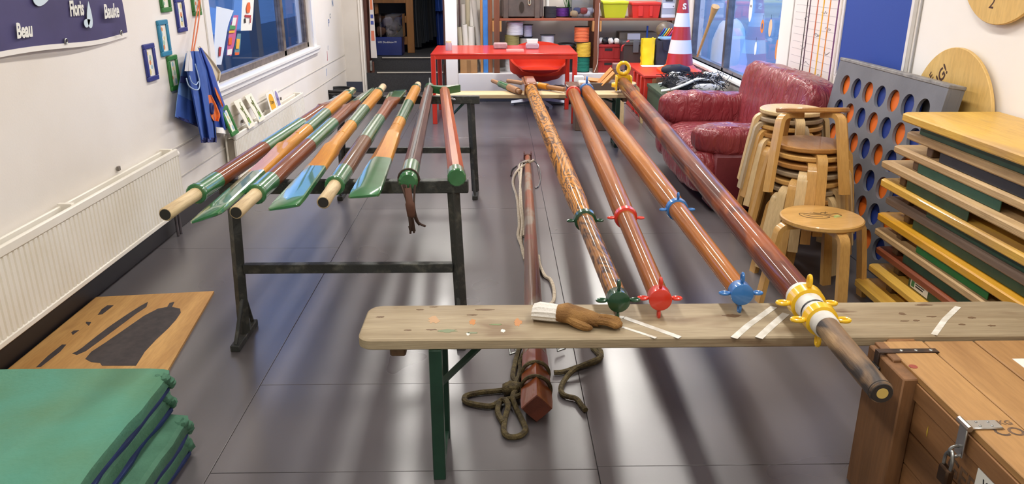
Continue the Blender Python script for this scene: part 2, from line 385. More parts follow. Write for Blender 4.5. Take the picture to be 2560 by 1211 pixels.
# ================================================================ LEFT WALL
pur = paint('banner_navy', (72, 66, 112), .6, c2=(62, 56, 98), ns=2.5); wht = paint('print_white', (232, 232, 224), .6); pale = paint('print_pale_blue', (205, 222, 232), .6)
bt = thing('banner', 'navy cloth banner with white script lettering and pale drops on left wall', 'banner', (-2.06, 3.4, 1.24))
def ban(u, v):
    y = 2.2+u*2.27; dip = -.018*math.sin(u*PI*3.2)+.012*math.sin(u*11)
    return (-2.062+.012*math.sin(u*9+v*2)+.008*(1-v), y-.03*math.sin(v*5)*(u > .97), 2.0-v*(.745-dip))
part(bt, 'cloth', G().sheet(ban, 40, 10, .003, None, 0), pur)
part(bt, 'hem', G().sheet(lambda u, v: (lambda p: (p[0]+.003, p[1], p[2]-.022*v))(ban(u, 1)), 40, 1, .003), paint('hem_white', (236, 232, 226), .7))
for tx, px, py, h in (('Bauke', 279, 29, .085), ('Floris', 195, 22, .085), ('Beau', 61, 77, .075)):
    p = P(px, py, x=-2.04); part(bt, 'lettering', words(tx, h*1.15, basis((-2.042, p.y-(.012 if tx == 'Floris' else 0), p.z), (0, 1, .0), (0, 0, 1)) @ Matrix.Diagonal((.60 if tx == 'Floris' else .70, 1, 1, 1)), .3, .003), wht)
def drop(px, py, L, w, a):
    p = P(px, py, x=-2.04)
    poly = [(w*math.sin(q)*math.sin(q/2)**1.2, L*(-math.cos(q))/2) for q in [2*PI*k/20 for k in range(20)]]
    return G().prism(poly, 0, .002, basis((-2.042, p.y, p.z), (0, 1, 0), (0, 0, 1)) @ RZ(a))
part(bt, 'drop_print', drop(224, 37, .13, .035, 2.95), pale); part(bt, 'drop_print', drop(219, 56, .07, .026, 1.9), pale); part(bt, 'drop_print', drop(105, -3, .14, .04, 1.6), pale)
for px, py in ((166, 103), (304, 82)):
    p = P(px, py, x=-2.04); part(bt, 'grommet', G().torus(.011, .004, basis((-2.042, p.y, p.z), (0, 1, 0), (0, 0, 1)), 14, 6), galv)
# framed prints
arts = [paint('art_sage', (170, 196, 176), .7), paint('art_ochre', (214, 200, 140), .7), paint('art_blue', (150, 186, 200), .7), paint('art_orange', (214, 140, 90), .7)]
fcol = {'dark blue': paint('frame_dark_blue', (40, 52, 128), .45), 'teal': paint('frame_teal', (44, 130, 166), .45), 'green': paint('frame_green', (50, 120, 54), .45)}
def frame(col, label, M, arti, w=.145, h=.215):
    t = thing('picture_frame', label, 'picture frame', group='framed prints on the left wall', M=M)
    b = .028
    part(t, 'moulding', G().b2(-w/2, w/2, h/2-b, h/2, 0, .016, .003).b2(-w/2, w/2, -h/2, -h/2+b, 0, .016, .003).b2(-w/2, -w/2+b, -h/2+b, h/2-b, 0, .016, .003).b2(w/2-b, w/2, -h/2+b, h/2-b, 0, .016, .003), fcol[col])
    part(t, 'mount', G().b2(-w/2+b, w/2-b, -h/2+b, h/2-b, 0, .006), paint('paper_white', (232, 228, 216), .7))
    rr = random.Random(arti)
    for k in range(5):
        x, y, s = rr.uniform(-.026, .026), -.055+.027*k, rr.uniform(.01, .017)
        part(t, 'print', G().prism([(x+s*math.cos(PI/3*q), y+s*1.2*math.sin(PI/3*q)) for q in range(6)], .006, .0068), arts[(k+arti) % 4])
    return t
for col, px, py, lab, ai in (('dark blue', 377, 156, 'dark blue framed print, leftmost and lowest to the left on the wall', 1), ('teal', 411, 95, 'teal framed print between the two dark blue frames', 3), ('green', 435, 182, 'green framed print hanging right beside the blue bibs', 2),
                             ('dark blue', 452, 37, 'dark blue framed print at upper right, next to the orange cord', 5), ('green', 411, -15, 'green framed print highest on the wall, above the teal frame', 4), ('green', 489, -2, 'green framed print behind the orange hanging cord', 6)):
    p = P(px, py, x=-2.07); frame(col, lab, WL(p.y, p.z, .001), ai)
# letters in coloured paint down the corner of the left wall
for ch, px, py, c in (('N', 833, 8, (60, 110, 160)), ('c', 827, 38, (120, 130, 140)), ('P', 824, 58, (50, 90, 160)), ('o', 822, 118, (200, 200, 205)), ('J', 820, 138, (180, 60, 80)), ('I', 818, 182, (60, 120, 190))):
    p = P(px, py, x=-2.07); part(wl, 'painted_letter', words(ch, .12, WL(p.y, p.z, .001), .1, .002), paint('letter_%d_%d' % c[:2], c, .6))
# radiators
def radiator(label, y0, y1, z0, z1, pitch):
    t = thing('radiator', label, 'radiator', (-2.0, (y0+y1)/2, z0), 'panel radiators on the left wall')
    n = int((y1-y0)/pitch); prof = []
    zb, zt = z0+.03, z1-.045
    pts = []
    for k in range(n):
        y = y0+(y1-y0)*k/n; d = (y1-y0)/n
        pts += [(-1.980, y+d*.0), (-1.980, y+d*.62), (-1.987, y+d*.72), (-1.987, y+d*.9)]
    pts += [(-1.980, y1)]
    g = G().rings([[(x, y, z) for x, y in pts]+[(-1.995, y1, z), (-1.995, y0, z)] for z in (zb, zt)])
    part(t, 'front_panel', g, radw)
    part(t, 'top_edge', G().b2(-1.997, -1.977, y0, y1, zt, z1, .006), radw); part(t, 'bottom_edge', G().b2(-1.997, -1.977, y0, y1, z0, zb, .006), radw)
    part(t, 'rear_panel', G().b2(-2.062, -2.048, y0, y1, z0, z1-.005, .004), radw)
    g = G()
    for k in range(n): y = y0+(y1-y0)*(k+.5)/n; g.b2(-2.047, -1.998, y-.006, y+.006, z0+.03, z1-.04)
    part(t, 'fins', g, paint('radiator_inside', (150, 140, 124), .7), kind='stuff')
    for q in (.02, .5, .98):
        y = y0+(y1-y0)*q; part(t, 'bracket', G().b2(-2.065, -1.995, y-.012, y+.012, z1-.03, z1+.006, .002), radw)
    for q in (.22, .76): y = y0+(y1-y0)*q; part(t, 'clip', G().b2(-2.075, -2.062, y-.012, y+.012, z1+.005, z1+.03, .002), paint('clip_grey', (120, 112, 104), .6))
    for y in (y1-.03, y1-.075): part(t, 'pipe', G().tube([(-2.02, y, z0+.01), (-2.02, y, .002)], .009, 10), paint('pipe_grey', (112, 106, 110), .4, .4))
    return t
r1 = radiator('long white panel radiator low on the left wall, nearest the camera', 2.3, 4.71, .157, .545, .036)
part(r1, 'valve_knob', G().lathe([(.0, 0), (.014, 0), (.014, .02), (.024, .024), (.026, .05), (.023, .062), (0, .065)], 14, T(-2.015, 4.705, .50) @ RX(-PI/2)), white)
radiator('white panel radiator below the window with cards along its top', 5.77, 7.93, .06, .412, .036)
# cards and a frame stood along the far radiator
card = paint('card_cream', (232, 226, 208), .6)
for px, py, lab in ((624, 272, 'cream booklet with a green sketched figure, leaning on the far radiator, nearer one'), (650, 258, 'cream booklet with a green sketched figure, leaning on the far radiator, farther one')):
    p = P(px, py+22, x=-1.975); M = T(-1.965, p.y, .40) @ RY(-.42) @ basis((0, 0, 0), (0, 1, -.0), (0, 0, 1))
    t = thing('booklet', lab, 'booklet', group='booklets on the far radiator', M=M)
    part(t, 'cover', G().b2(-.085, .085, 0, .235, 0, .004, .001), card)
    part(t, 'figure_print', strokes([[(-.03, .17), (0, .15), (.02, .18), (.01, .12), (.03, .06), (-.02, .05), (0, .12), (-.03, .17)], [(.0, .15), (.01, .2), (.03, .21)]], .005, T(0, 0, .0045)), paint('print_olive', (110, 120, 60), .7))
    part(t, 'green_print', G().prism([(-.02, .03), (.035, .035), (.03, .085), (0, .08)], .004, .0048), paint('print_green', (120, 156, 70), .7))
    part(t, 'blue_print', G().prism([(-.06, .02), (-.02, .025), (-.03, .05)], .004, .0048), arts[2])
for px, py, lab, c, tx, w in ((683, 262, 'white card with a yellow rounded shape and black lettering on the far radiator', (230, 170, 40), 'Oxpa', .14), (697, 256, 'white card with a lilac arch shape at the radiator end', (140, 132, 176), 'in', .085)):
    p = P(px, py+14, x=-2.0); M = T(-1.99, p.y, .40) @ RY(-.2) @ basis((0, 0, 0), (0, 1, 0), (0, 0, 1))
    t = thing('card', lab, 'card', group='cards on the far radiator', M=M)
    part(t, 'sheet', G().b2(-w*.75, w*.75, 0, .17, 0, .003), paint('paper_white', (232, 228, 216), .7))
    arch = [(-w/2, .02), (w/2, .02)]+[(w/2*math.cos(q*PI/10), .09+.065*math.sin(q*PI/10)) for q in range(11)]
    part(t, 'arch_print', G().prism(arch, .003, .004), paint('arch_%d' % c[0], c, .6))
    part(t, 'lettering', words(tx, .045, T(0, .08, .0045)), dark)
p = P(584, 300, x=-1.97); M = T(-1.972, p.y-.02, .42) @ RY(-.30) @ basis((0, 0, 0), (0, 1, 0), (0, 0, 1)) @ T(0, .11, 0); frame('green', 'green framed print standing on the far radiator behind the bibs', M, 2, .15, .22)
# orange cord and the bibs hung from it
rope = paint('cord_orange', (214, 120, 80), .7)
a, b2_ = P(500, -16, x=-2.05), P(484, 128, x=-2.0); c2_ = P(479, 130, x=-2.0)
t = thing('hanging_cord', 'thin orange cord loop holding the blue bibs on the left wall', 'cord', (a.x, a.y, a.z))
part(t, 'strand', G().tube(cr([a, P(497, 50, x=-2.02), b2_]), .0045, 6), rope); part(t, 'strand', G().tube(cr([a, P(488, 60, x=-2.03), c2_]), .0045, 6), rope)
part(t, 'nail', G().tube([(XL, a.y, a.z), (XL+.05, a.y, a.z)], .004, 6), galv)
def cloth(Lp, Rp, x0, amp, k, ph, mi=0, th=.004, nu=18, nv=16):
    Lp, Rp = [Vector((p[0], p[1], 0)) for p in Lp], [Vector((p[0], p[1], 0)) for p in Rp]
    def at(l, v):
        s = v*(len(l)-1); i = min(len(l)-2, int(s)); return l[i].lerp(l[i+1], s-i)
    def f(u, v):
        q = at(Lp, v).lerp(at(Rp, v), u)
        x = x0+amp*(.25+.75*v)*(math.sin(u*k+ph+1.3*v)+.35*math.sin(u*k*2.3+ph*2))
        return P(q.x, q.y, x=x)
    return G().sheet(f, nu, nv, th, None, mi)
bl1, bl2, bl3 = paint('bib_blue', (62, 98, 176), .7, c2=(50, 82, 156), ns=9), paint('bib_light_blue', (104, 142, 196), .7, c2=(88, 124, 182), ns=9), paint('bib_navy', (38, 46, 104), .7)
orp = paint('jersey_orange', (226, 112, 44), .7)
t = thing('bib', 'blue mesh bib with a light blue upper half, leftmost on the orange cord', 'bib', P(465, 310, x=-2.03), 'bibs on the orange cord')
part(t, 'cloth', cloth([(465, 133), (455, 175), (447, 215), (442, 255), (438, 292)], [(482, 133), (486, 180), (492, 235), (494, 285), (496, 316)], -2.035, .014, 9, .4, lambda u, v: 0 if v > .62 else 1), [bl1, bl2])
part(t, 'hem', cloth([(438, 288), (438, 294)], [(496, 311), (496, 318)], -2.03, .014, 9, 1.5, 0, .006, 18, 1), bl3)
part(t, 'badge', cloth([(452, 190), (451, 206)], [(464, 192), (463, 208)], -2.018, .002, 3, 0, 0, .003, 2, 2), bl3)
t = thing('bib', 'mid blue bib with pale neck piping, middle one on the orange cord', 'bib', P(510, 350, x=-1.98), 'bibs on the orange cord')
part(t, 'cloth', cloth([(474, 128), (466, 175), (480, 235), (492, 300), (503, 350)], [(497, 128), (516, 175), (526, 235), (536, 300), (541, 350)], -1.985, .022, 11, 0), bl1)
part(t, 'hem', cloth([(502, 345), (504, 357)], [(541, 344), (541, 356)], -1.972, .02, 11, 1.2, 0, .006, 18, 1), bl3)
part(t, 'neck_piping', G().tube(cr([P(q[0], q[1], x=-1.955) for q in ((466, 196), (472, 214), (486, 224), (497, 222), (498, 200), (488, 160))]), .004, 6), paint('piping_pale', (176, 200, 228), .7))
part(t, 'neck_piping', G().tube(cr([P(q[0], q[1], x=-1.955) for q in ((474, 190), (480, 206), (490, 212), (496, 204))]), .003, 6), paint('piping_pale', (176, 200, 228), .7))
t = thing('jersey', 'blue football jersey with orange panels and white hem, rightmost on the orange cord', 'jersey', P(555, 330, x=-2.0))
part(t, 'cloth', cloth([(497, 120), (508, 170), (520, 230), (534, 290), (540, 322)], [(504, 120), (530, 170), (548, 225), (566, 275), (580, 326)], -2.02, .016, 8, 2), paint('jersey_blue', (46, 74, 160), .65, c2=(58, 90, 176), ns=8))
part(t, 'hem', cloth([(540, 318), (541, 332)], [(579, 322), (580, 337)], -2.01, .012, 8, 3, 0, .006, 12, 1), paint('hem_white', (236, 232, 226), .7))
part(t, 'orange_panel', cloth([(519, 238), (520, 262), (526, 290), (534, 302)], [(528, 238), (540, 260), (551, 288), (546, 304)], -1.992, .01, 6, 1, 0, .003, 8, 8), orp)
part(t, 'orange_panel', cloth([(536, 218), (542, 240), (556, 268)], [(540, 222), (550, 242), (558, 264)], -1.998, .004, 6, 1, 0, .003, 4, 6), orp)
q = P(529, 272, x=-1.978); part(t, 'number_ring', G().torus(.03, .012, basis(q, (0, 1, -.3), (0, .2, 1)), 18, 6, sc=(.62, 1)), bl3)
solo('cream_shirt', 'cream cotton shirt sleeve hanging behind the blue bibs', 'shirt', cloth([(494, 118), (507, 150), (528, 188), (536, 208)], [(500, 116), (530, 150), (552, 180), (549, 200)], -2.045, .01, 6, .5), paint('cotton_cream', (206, 192, 168), .8))
solo('white_glove', 'small white knitted tassel hanging at the top of the bibs', 'tassel', cloth([(468, 128), (466, 150), (463, 178)], [(474, 128), (479, 150), (480, 178)], -1.955, .006, 9, .5, 0, .008), paint('knit_white', (214, 214, 218), .85))
# paper decorations on the left window
pw = paint('paper_blue_white', (214, 224, 238), .7)
def winpaper(name, lab, L, Rr, mat, x=-2.125):
    t = thing(name, lab, 'drawing', P(L[-1][0], L[-1][1], x=x), 'paper drawings on the left window'); part(t, 'sheet', cloth(L, Rr, x, .003, 3, 0, 0, .002, 6, 8), mat); return t
def sticker(t, pts, mat, x=-2.115, nm='drawing'):
    part(t, nm, cloth([p[0] for p in pts], [p[1] for p in pts], x, .001, 3, 0, 0, .0015, 3, max(2, len(pts)*2)), mat)
red, orgm, yelm, pnk = paint('ink_red', (168, 40, 48), .6), paint('ink_orange', (222, 98, 40), .6), paint('ink_yellow', (232, 178, 60), .6), paint('ink_pink', (196, 70, 130), .6)
t = winpaper('paper_drawing', 'tall pale paper with torn top edge taped on the left window', [(541, 16), (538, 70), (535, 120), (533, 162)], [(584, 26), (570, 62), (562, 110), (553, 162)], pw); sticker(t, [((548, 117), (554, 118)), ((547, 141), (551, 141))], red)
t = winpaper('paper_drawing', 'small red and green paper figure on the left window', [(585, 38), (576, 62), (570, 100), (566, 138)], [(596, 38), (592, 66), (588, 100), (578, 140)], paint('ink_rose', (196, 96, 140), .6)); sticker(t, [((573, 77), (587, 76)), ((572, 83), (586, 82))], yelm); sticker(t, [((573, 94), (580, 94)), ((571, 112), (579, 112))], orgm); sticker(t, [((569, 124), (580, 122)), ((568, 138), (579, 136))], wht); sticker(t, [((576, 62), (589, 66)), ((574, 74), (588, 74))], paint('ink_green', (70, 150, 90), .6)); sticker(t, [((583, 44), (592, 44)), ((579, 64), (588, 64))], wht)
t = winpaper('paper_drawing', 'small orange and teal paper figure on the left window', [(594, 84), (588, 110), (586, 138)], [(602, 84), (601, 110), (598, 136)], paint('ink_teal', (96, 140, 150), .6)); sticker(t, [((592, 97), (600, 98)), ((590, 122), (597, 122))], yelm); sticker(t, [((587, 131), (598, 131)), ((588, 138), (597, 137))], orgm)
t = winpaper('paper_drawing', 'white paper strip with an orange drawing, highest on the left window', [(606, -8), (604, 30), (602, 77)], [(635, -8), (633, 30), (629, 76)], wht); sticker(t, [((620, 6), (625, 6)), ((616, 20), (626, 20)), ((617, 32), (624, 32))], orgm); sticker(t, [((612, 37), (628, 38)), ((613, 43), (627, 44))], red); sticker(t, [((611, 46), (614, 46)), ((611, 57), (615, 57))], dark); sticker(t, [((626, 44), (628, 44)), ((625, 57), (627, 57))], red)
# ================================================================ OARS AND POLES ON THE TWO STEEL TRESTLES
def trestle(label, y, xl, xr, z, foot_x=.05):
    t = thing('steel_trestle', label, 'trestle', ((xl+xr)/2, y, 0), 'steel trestles under the oars')
    part(t, 'top_bar', G().b2(xl-.05, xr+.065, y-.024, y+.024, z-.055, z, .004), steel)
    part(t, 'cross_bar', G().b2(xl+.01, xr-.01, y-.018, y+.018, .32, .362, .003), steel)
    for x, sx in ((xl, -1), (xr, 1)):
        part(t, 'leg', G().tube([(x, y, z-.05), (x+sx*foot_x*.5, y, .03)], .027, 4), steel)
        f = part(t, 'foot', G().b2(x+sx*foot_x*.5-.02, x+sx*foot_x*.5+.02, y-.14, y+.14, 0, .03, .003), steel)
        for dy in (-.12, .12): part(f, 'gusset', G().tube([(x+sx*foot_x*.5, y+dy, .028), (x+sx*foot_x*.2, y+dy*.15, .20)], .009, 6), steel)
    return t
trestle('dark steel trestle nearest the camera, under the oar handles and blades', 3.19, -1.135, -.195, .74)
trestle('dark steel trestle farther back, under the far oar ends', 5.55, -1.13, -.20, .735)
OZ = .776
om = lambda n, c, c2, **k: wood(n, c, c2, 'X', 6, .5, .40, .06, bump=.12, spec=.12, **k)
w_or = om('oar_honey', (214, 148, 44), (182, 112, 28)); w_br = om('oar_brown', (136, 70, 26), (92, 46, 18)); w_dk = om('oar_dark_brown', (120, 80, 46), (84, 54, 32))
w_hd = wood('oar_handle_pale', (210, 186, 144), (172, 146, 106), 'X', 6, .6, 0, .1, ring=5)
tipblk = paint('handle_end_black', (40, 36, 32), .7)
def oar(label, tip, end, cuts, kind, roll=0):
    """cuts: distances from the near tip (photo points on the oar's own axis); kind 'handle' = handle end near, 'blade' = blade end near"""
    a, e = P(*tip, z=OZ), P(*end, z=OZ); L = (e-a).length; ax = (e-a)/L
    s = [(P(*c, z=OZ)-a).dot(ax) for c in cuts]
    t = thing('oar', label, 'oar', group='oars on the steel trestles', M=along(a, e) @ RX(roll))
    loft = lambda secs, n=16: G().rings([[(x, ry*math.cos(2*PI*k/n), rz*math.sin(2*PI*k/n)) for k in range(n)] for x, ry, rz in secs])
    def blade(x0, x1, x2, x3, far):
        """flat blade from tip x0 over colour cut x1 and shoulder x2 into the loom at x3; ridged along the middle"""
        def sec(x, w, th, rd, o=0.0):
            """12-point section: o = 0 is the ridged blade (ridge off to the left), o = 1 the round loom"""
            hx = [(w, 0), (w*.94, th*.7), (w*.36, th+rd), (-w*.3, th*1.05+rd*.45), (-w*.93, th), (-w, th*.6), (-w, -th*.6), (-w*.93, -th), (-w*.36, -th-rd), (w*.3, -th-rd*.45), (w*.94, -th*.7), (w, -th*.3)]
            ci = [(w*math.cos(q), w*math.sin(q)) for q in (0, .45, 1.05, 1.75, 2.5, 2.95, 3.35, 3.8, 4.4, 5.0, 5.7, 6.1)]
            return [(x, p[0]*(1-o)+q[0]*o, p[1]*(1-o)+q[1]*o) for p, q in zip(hx, ci)]
        d = 1 if x2 > x0 else -1
        A = [sec(x0, .050, .004, 0), sec(x0+d*.012, .059, .008, .001), sec(x0+d*.1, .060, .011, .004), sec(x1, .051, .013, .012)]
        B = [sec(x1, .051, .013, .012), sec(x1*.45+x2*.55, .045, .016, .015), sec(x2-d*.02, .041, .022, .018), sec(x2+d*.05, .035, .026, .008, .75), sec(x3, .033, .033, 0, 1)]
        return G().rings(A), G().rings(B)
    if kind == 'handle':
        h, g1, b1, g2, b2, b3 = s
        hd = part(t, 'handle', loft([(0, .021, .021), (.006, .025, .025), (h*.5, .024, .024), (h+.01, .026, .026)]), w_hd)
        part(hd, 'end_grain', loft([(-.001, .019, .019), (.002, .021, .021)]), tipblk)
        part(t, 'collar', loft([(h, .036, .036), (h+.004, .040, .040), (h+.022, .040, .040), (h+.028, .037, .037)]), gpaint)
        part(t, 'grip_sleeve', loft([(h+.025, .0365, .0365), (g1, .037, .037)]), gpaint)
        part(t, 'loom', loft([(g1, .0365, .0365), (b1, .0365, .0365)]), w_dk if 'grey-brown' in label else w_br)
        part(t, 'green_band', loft([(b1, .037, .037), (g2, .036, .036)]), gpaint)
        A, B = blade(L, b2, b2*.72+g2*.28, g2, True)
        part(t, 'blade_tip', A, gpaint, 'green painted blade tip'); part(t, 'blade_root', B, w_br)
    else:
        c1, sh, o1, g1, o2, h = s
        A, B = blade(0, c1, sh, o1*.5+sh*.5, False)
        part(t, 'blade_tip', A, gpaint, 'green painted blade tip'); part(t, 'blade_root', B, w_or)
        part(t, 'loom', loft([(o1*.5+sh*.5, .033, .033), (o1, .034, .034)]), w_or)
        part(t, 'green_band', loft([(o1, .035, .035), (g1, .036, .036)]), gpaint)
        part(t, 'inner_loom', loft([(g1, .0355, .0355), (o2, .036, .036)]), w_or)
        part(t, 'collar', loft([(o2, .037, .037), (o2+.06, .037, .037), (o2+.065, .034, .034)]), gpaint)
        part(t, 'handle', loft([(o2+.06, .025, .025), (L-.006, .025, .025), (L, .02, .02)]), w_hd)
    return t
oar('varnished oar with brown loom and pale handle near, leftmost on the trestles', (413, 537), (872, 230), [(478, 486), (527, 452), (655, 373), (731, 310), (820, 262), (850, 245)], 'handle', -.35)
oar('varnished oar with green blade near and orange loom, second from the left', (512, 546), (882, 226), [(615, 440), (692, 372), (760, 325), (828, 285), (874, 240), (880, 230)], 'blade', -.34)
oar('varnished oar with brown loom and pale handle near, third from the left', (590, 532), (918, 230), [(650, 487), (690, 452), (775, 365), (835, 310), (892, 262), (905, 245)], 'handle', -.5)
oar('varnished oar with broad green blade near, blue sheen, fourth from the left', (708, 520), (958, 217), [(788, 426), (842, 376), (885, 315), (918, 275), (952, 235), (957, 222)], 'blade', -.16)
oar('varnished oar with grey-brown loom and pale handle near, fifth from the left', (808, 507), (996, 228), [(838, 465), (858, 430), (905, 355), (945, 300), (978, 250), (985, 240)], 'handle', -.1)
oar('varnished oar with green blade near, rightmost of the three near blades', (908, 492), (1045, 212), [(942, 404), (970, 343), (1000, 305), (1021, 262), (1038, 225), (1043, 215)], 'blade', -.08)
# the two slim poles at the right of the oars
a, e = P(1020, 455, z=.785), P(1074, 218, z=.785); L = (e-a).length; M = along(a, e)
t = thing('boat_pole', 'dark brown grooved pole with green ends and wire ties hanging at its near end', 'pole', M=M)
oct_ = lambda x, r, n=8: [(x, r*math.cos(2*PI*(k+.5)/n), r*math.sin(2*PI*(k+.5)/n)) for k in range(n)]
part(t, 'shaft', G().rings([oct_(.24, .036), oct_(L-.10, .034)]), om('pole_mahogany', (96, 54, 42), (62, 32, 26)))
part(t, 'groove', G().b2(.26, L-.12, -.006, .006, .0325, .0355, .001), paint('groove_dark', (40, 22, 18), .5))
part(t, 'near_sleeve', G().rings([oct_(0, .03, 16), oct_(.01, .039, 16), oct_(.25, .038, 16)]), gpaint); part(t, 'far_sleeve', G().rings([oct_(L-.12, .036, 16), oct_(L-.02, .036, 16), oct_(L, .02, 16)]), gpaint)
part(t, 'hook', G().tube(cr([(L-.01, 0, 0), (L+.03, 0, .02), (L+.05, 0, .06)]), .005, 6), galv)
wire = paint('rusty_wire', (74, 56, 48), .6, .4); inv = M.inverted()
ws = part(t, 'wire_tie', G().torus(.042, .004, M=T(.045, 0, 0) @ RY(PI/2), n=18, m=5), wire)
g = G()
for k in range(7):
    q = R.uniform(-.03, .03); z0 = a.z-.01
    g.tube([inv @ Vector(p) for p in cr([(a.x+q, a.y-.01+.02*R.random(), z0), (a.x+q*.5+.01, a.y-.035, z0-.06-.02*R.random()), (a.x+q*.6+.02, a.y-.03, z0-.13-.06*R.random()), (a.x+q*1.2+.03, a.y-.02, z0-.16-.07*R.random())])], .0045, 6)
part(ws, 'loose_strand', g, wire)
part(ws, 'tongue', G().tube([inv @ Vector(p) for p in cr([(a.x, a.y-.02, a.z-.02), (a.x+.008, a.y-.04, a.z-.08), (a.x+.014, a.y-.03, a.z-.14)])], [.014]*6+[.018]*6+[.007], 8, flat=.5), paint('leather_brown', (96, 62, 48), .7))
a, e = P(1142, 445, z=.785), P(1111, 226, z=.785); L = (e-a).length
t = thing('boat_hook', 'orange varnished square pole with a green T-shaped head at its far end', 'pole', M=along(a, e))
part(t, 'shaft', G().rings([oct_(.07, .036, 8), oct_(L-.05, .036, 8)]), om('pole_orange', (174, 90, 18), (140, 60, 10)))
part(t, 'near_cap', G().rings([oct_(0, .034, 12), oct_(.006, .039, 12), oct_(.085, .038, 12)]), gpaint)
part(t, 'cross_head', G().prism([(-.055, .0), (.07, .115), (.10, .105), (.045, 0), (.10, -.105), (.07, -.115)], -.02, .03, T(L-.02, 0, 0)), gpaint)
part(t, 'ring', G().torus(.03, .004, M=T(L-.35, -.035, 0) @ RX(.4), n=16, m=6), galv)

# ================================================================ BENCHES
bwood = wood('bench_weathered', (182, 166, 136), (146, 128, 100), 'X', 5, .6, 0, .06, spots=[((134, 112, 86), 7, .60), ((112, 88, 64), 16, .68)], bump=.35)
def bench(label, x0, x1, y0, y1, z, wm, inset=.24):
    t = thing('bench', label, 'bench', ((x0+x1)/2, (y0+y1)/2, 0), 'folding benches under the poles')
    r = .045; pl = [(x0+r-r*math.cos(q), y0+r-r*math.sin(q)) for q in [k*PI/10 for k in range(6)]]+[(x1-r+r*math.sin(q), y0+r-r*math.cos(q)) for q in [k*PI/10 for k in range(6)]]+[(x1-r+r*math.cos(q), y1-r+r*math.sin(q)) for q in [k*PI/10 for k in range(6)]]+[(x0+r-r*math.sin(q), y1-r+r*math.cos(q)) for q in [k*PI/10 for k in range(6)]]
    sh = lambda d: [(x+(d if x < (x0+x1)/2 else -d), y+(d if y < (y0+y1)/2 else -d)) for x, y in pl]
    part(t, 'seat_board', G().rings([[(x, y, h) for x, y in sh(d)] for h, d in ((z-.036, .004), (z-.032, 0), (z-.005, 0), (z, .005))]), wm)
    for sx, x in ((1, x0+inset), (-1, x1-inset)):
        lg = thing_leg = part(t, 'leg_frame', G().b2(x-.02, x+.02, y0-.005, y0+.03, 0, z-.036, .002).b2(x-.02, x+.02, y1-.03, y1+.005, 0, z-.036, .002).b2(x-.016, x+.016, y0+.03, y1-.03, .01, .035, .002).b2(x-.016, x+.016, y0+.03, y1-.03, z-.07, z-.036, .002), gsteel)
        part(lg, 'brace', G().tube([(x, (y0+y1)/2, .28), (x+sx*.18, (y0+y1)/2, z-.042)], .012, 4), gsteel)
        part(lg, 'brace', G().tube([(x+sx*.02, (y0+y1)/2+.04, .40), (x+sx*.17, (y0+y1)/2+.04, z-.042)], .010, 4), gsteel)
        part(t, 'cleat', G().b2(x-sx*inset*.5-.025, x-sx*inset*.5+.025, y0+.03, y1-.03, z-.075, z-.036, .006), wood('cleat_brown', (120, 92, 62), (90, 66, 44), 'Y'))
    return t
BZ = .51
fb = bench('long weathered wooden folding bench in the foreground carrying the mast ends', -.44, 1.775, 2.14, 2.40, BZ, bwood)
tape = paint('tape_white', (226, 224, 216), .5, c2=(200, 194, 180), ns=30)
def flat(pts, w, z, h=.0012):
    g = G(); pts = [Vector(p) for p in pts]
    for a, b in zip(pts[:-1], pts[1:]):
        d = (b-a).normalized(); n = Vector((-d.y, d.x, 0))*w/2
        g.prism([tuple((a+n)[:2]), tuple((b+n)[:2]), tuple((b-n)[:2]), tuple((a-n)[:2])], z, z+h)
    return g
for pts, w in (([(1500, 788), (1560, 795), (1625, 818), (1700, 845)], .02), ([(1490, 805), (1560, 820), (1640, 846)], .012), ([(1835, 846), (1870, 815), (1935, 768)], .022), ([(1897, 846), (1930, 815), (1965, 785)], .024), ([(2335, 838), (2362, 800), (2395, 768)], .018)):
    part(fb, 'white_tape', flat([P(*q, z=BZ) for q in pts], w, BZ), tape)
stn = paint('bench_stain', (104, 78, 52), .6)
def blot(px, py, rx, ry, z, seed, M=None):
    p = P(px, py, z=z); rr = random.Random(seed)
    return G().prism([(p.x+rx*math.cos(q)*rr.uniform(.6, 1.2), p.y+ry*math.sin(q)*rr.uniform(.6, 1.2)) for q in [k*PI/9 for k in range(18)]], z, z+.0006)
for k, (px, py, rx, ry) in enumerate(((1212, 775, .03, .006), (1085, 768, .016, .005), (1050, 775, .012, .004), (1020, 826, .014, .004), (1080, 825, .018, .005), (950, 793, .014, .006), (2310, 763, .03, .008), (2330, 792, .018, .005), (2255, 785, .014, .01), (2430, 795, .016, .008), (2480, 815, .014, .006), (1830, 790, .03, .012), (2290, 802, .013, .006), (2262, 803, .016, .004), (2405, 812, .012, .006), (1180, 788, .016, .005))):
    part(fb, 'knot', blot(px, py, rx, ry, BZ, k), stn)
for k, (px, py, rx, ry, c) in enumerate(((1120, 828, .03, .012, (120, 132, 98)), (1180, 833, .022, .006, (126, 134, 104)), (1240, 812, .02, .006, (112, 128, 80)), (1182, 806, .012, .022, (190, 128, 70)), (1295, 806, .014, .03, (186, 126, 72)), (1085, 800, .02, .03, (184, 146, 106)), (1170, 836, .006, .012, (225, 222, 214)), (1258, 828, .008, .012, (225, 222, 214)))):
    part(fb, 'paint_spot', blot(px, py, rx, ry, BZ, 40+k), paint('spot_%d_%d_%d' % c, c, .6))
FY0 = P(1150, 237, z=.50).y
bench('pale wooden folding bench far back under the far mast ends', P(1092, 230, z=.5).x, P(1575, 230, z=.5).x, FY0, FY0+.25, .50, wood('bench_pale', (214, 190, 146), (184, 156, 112), 'X', 5, .55, 0, .06, bump=.2), .13)

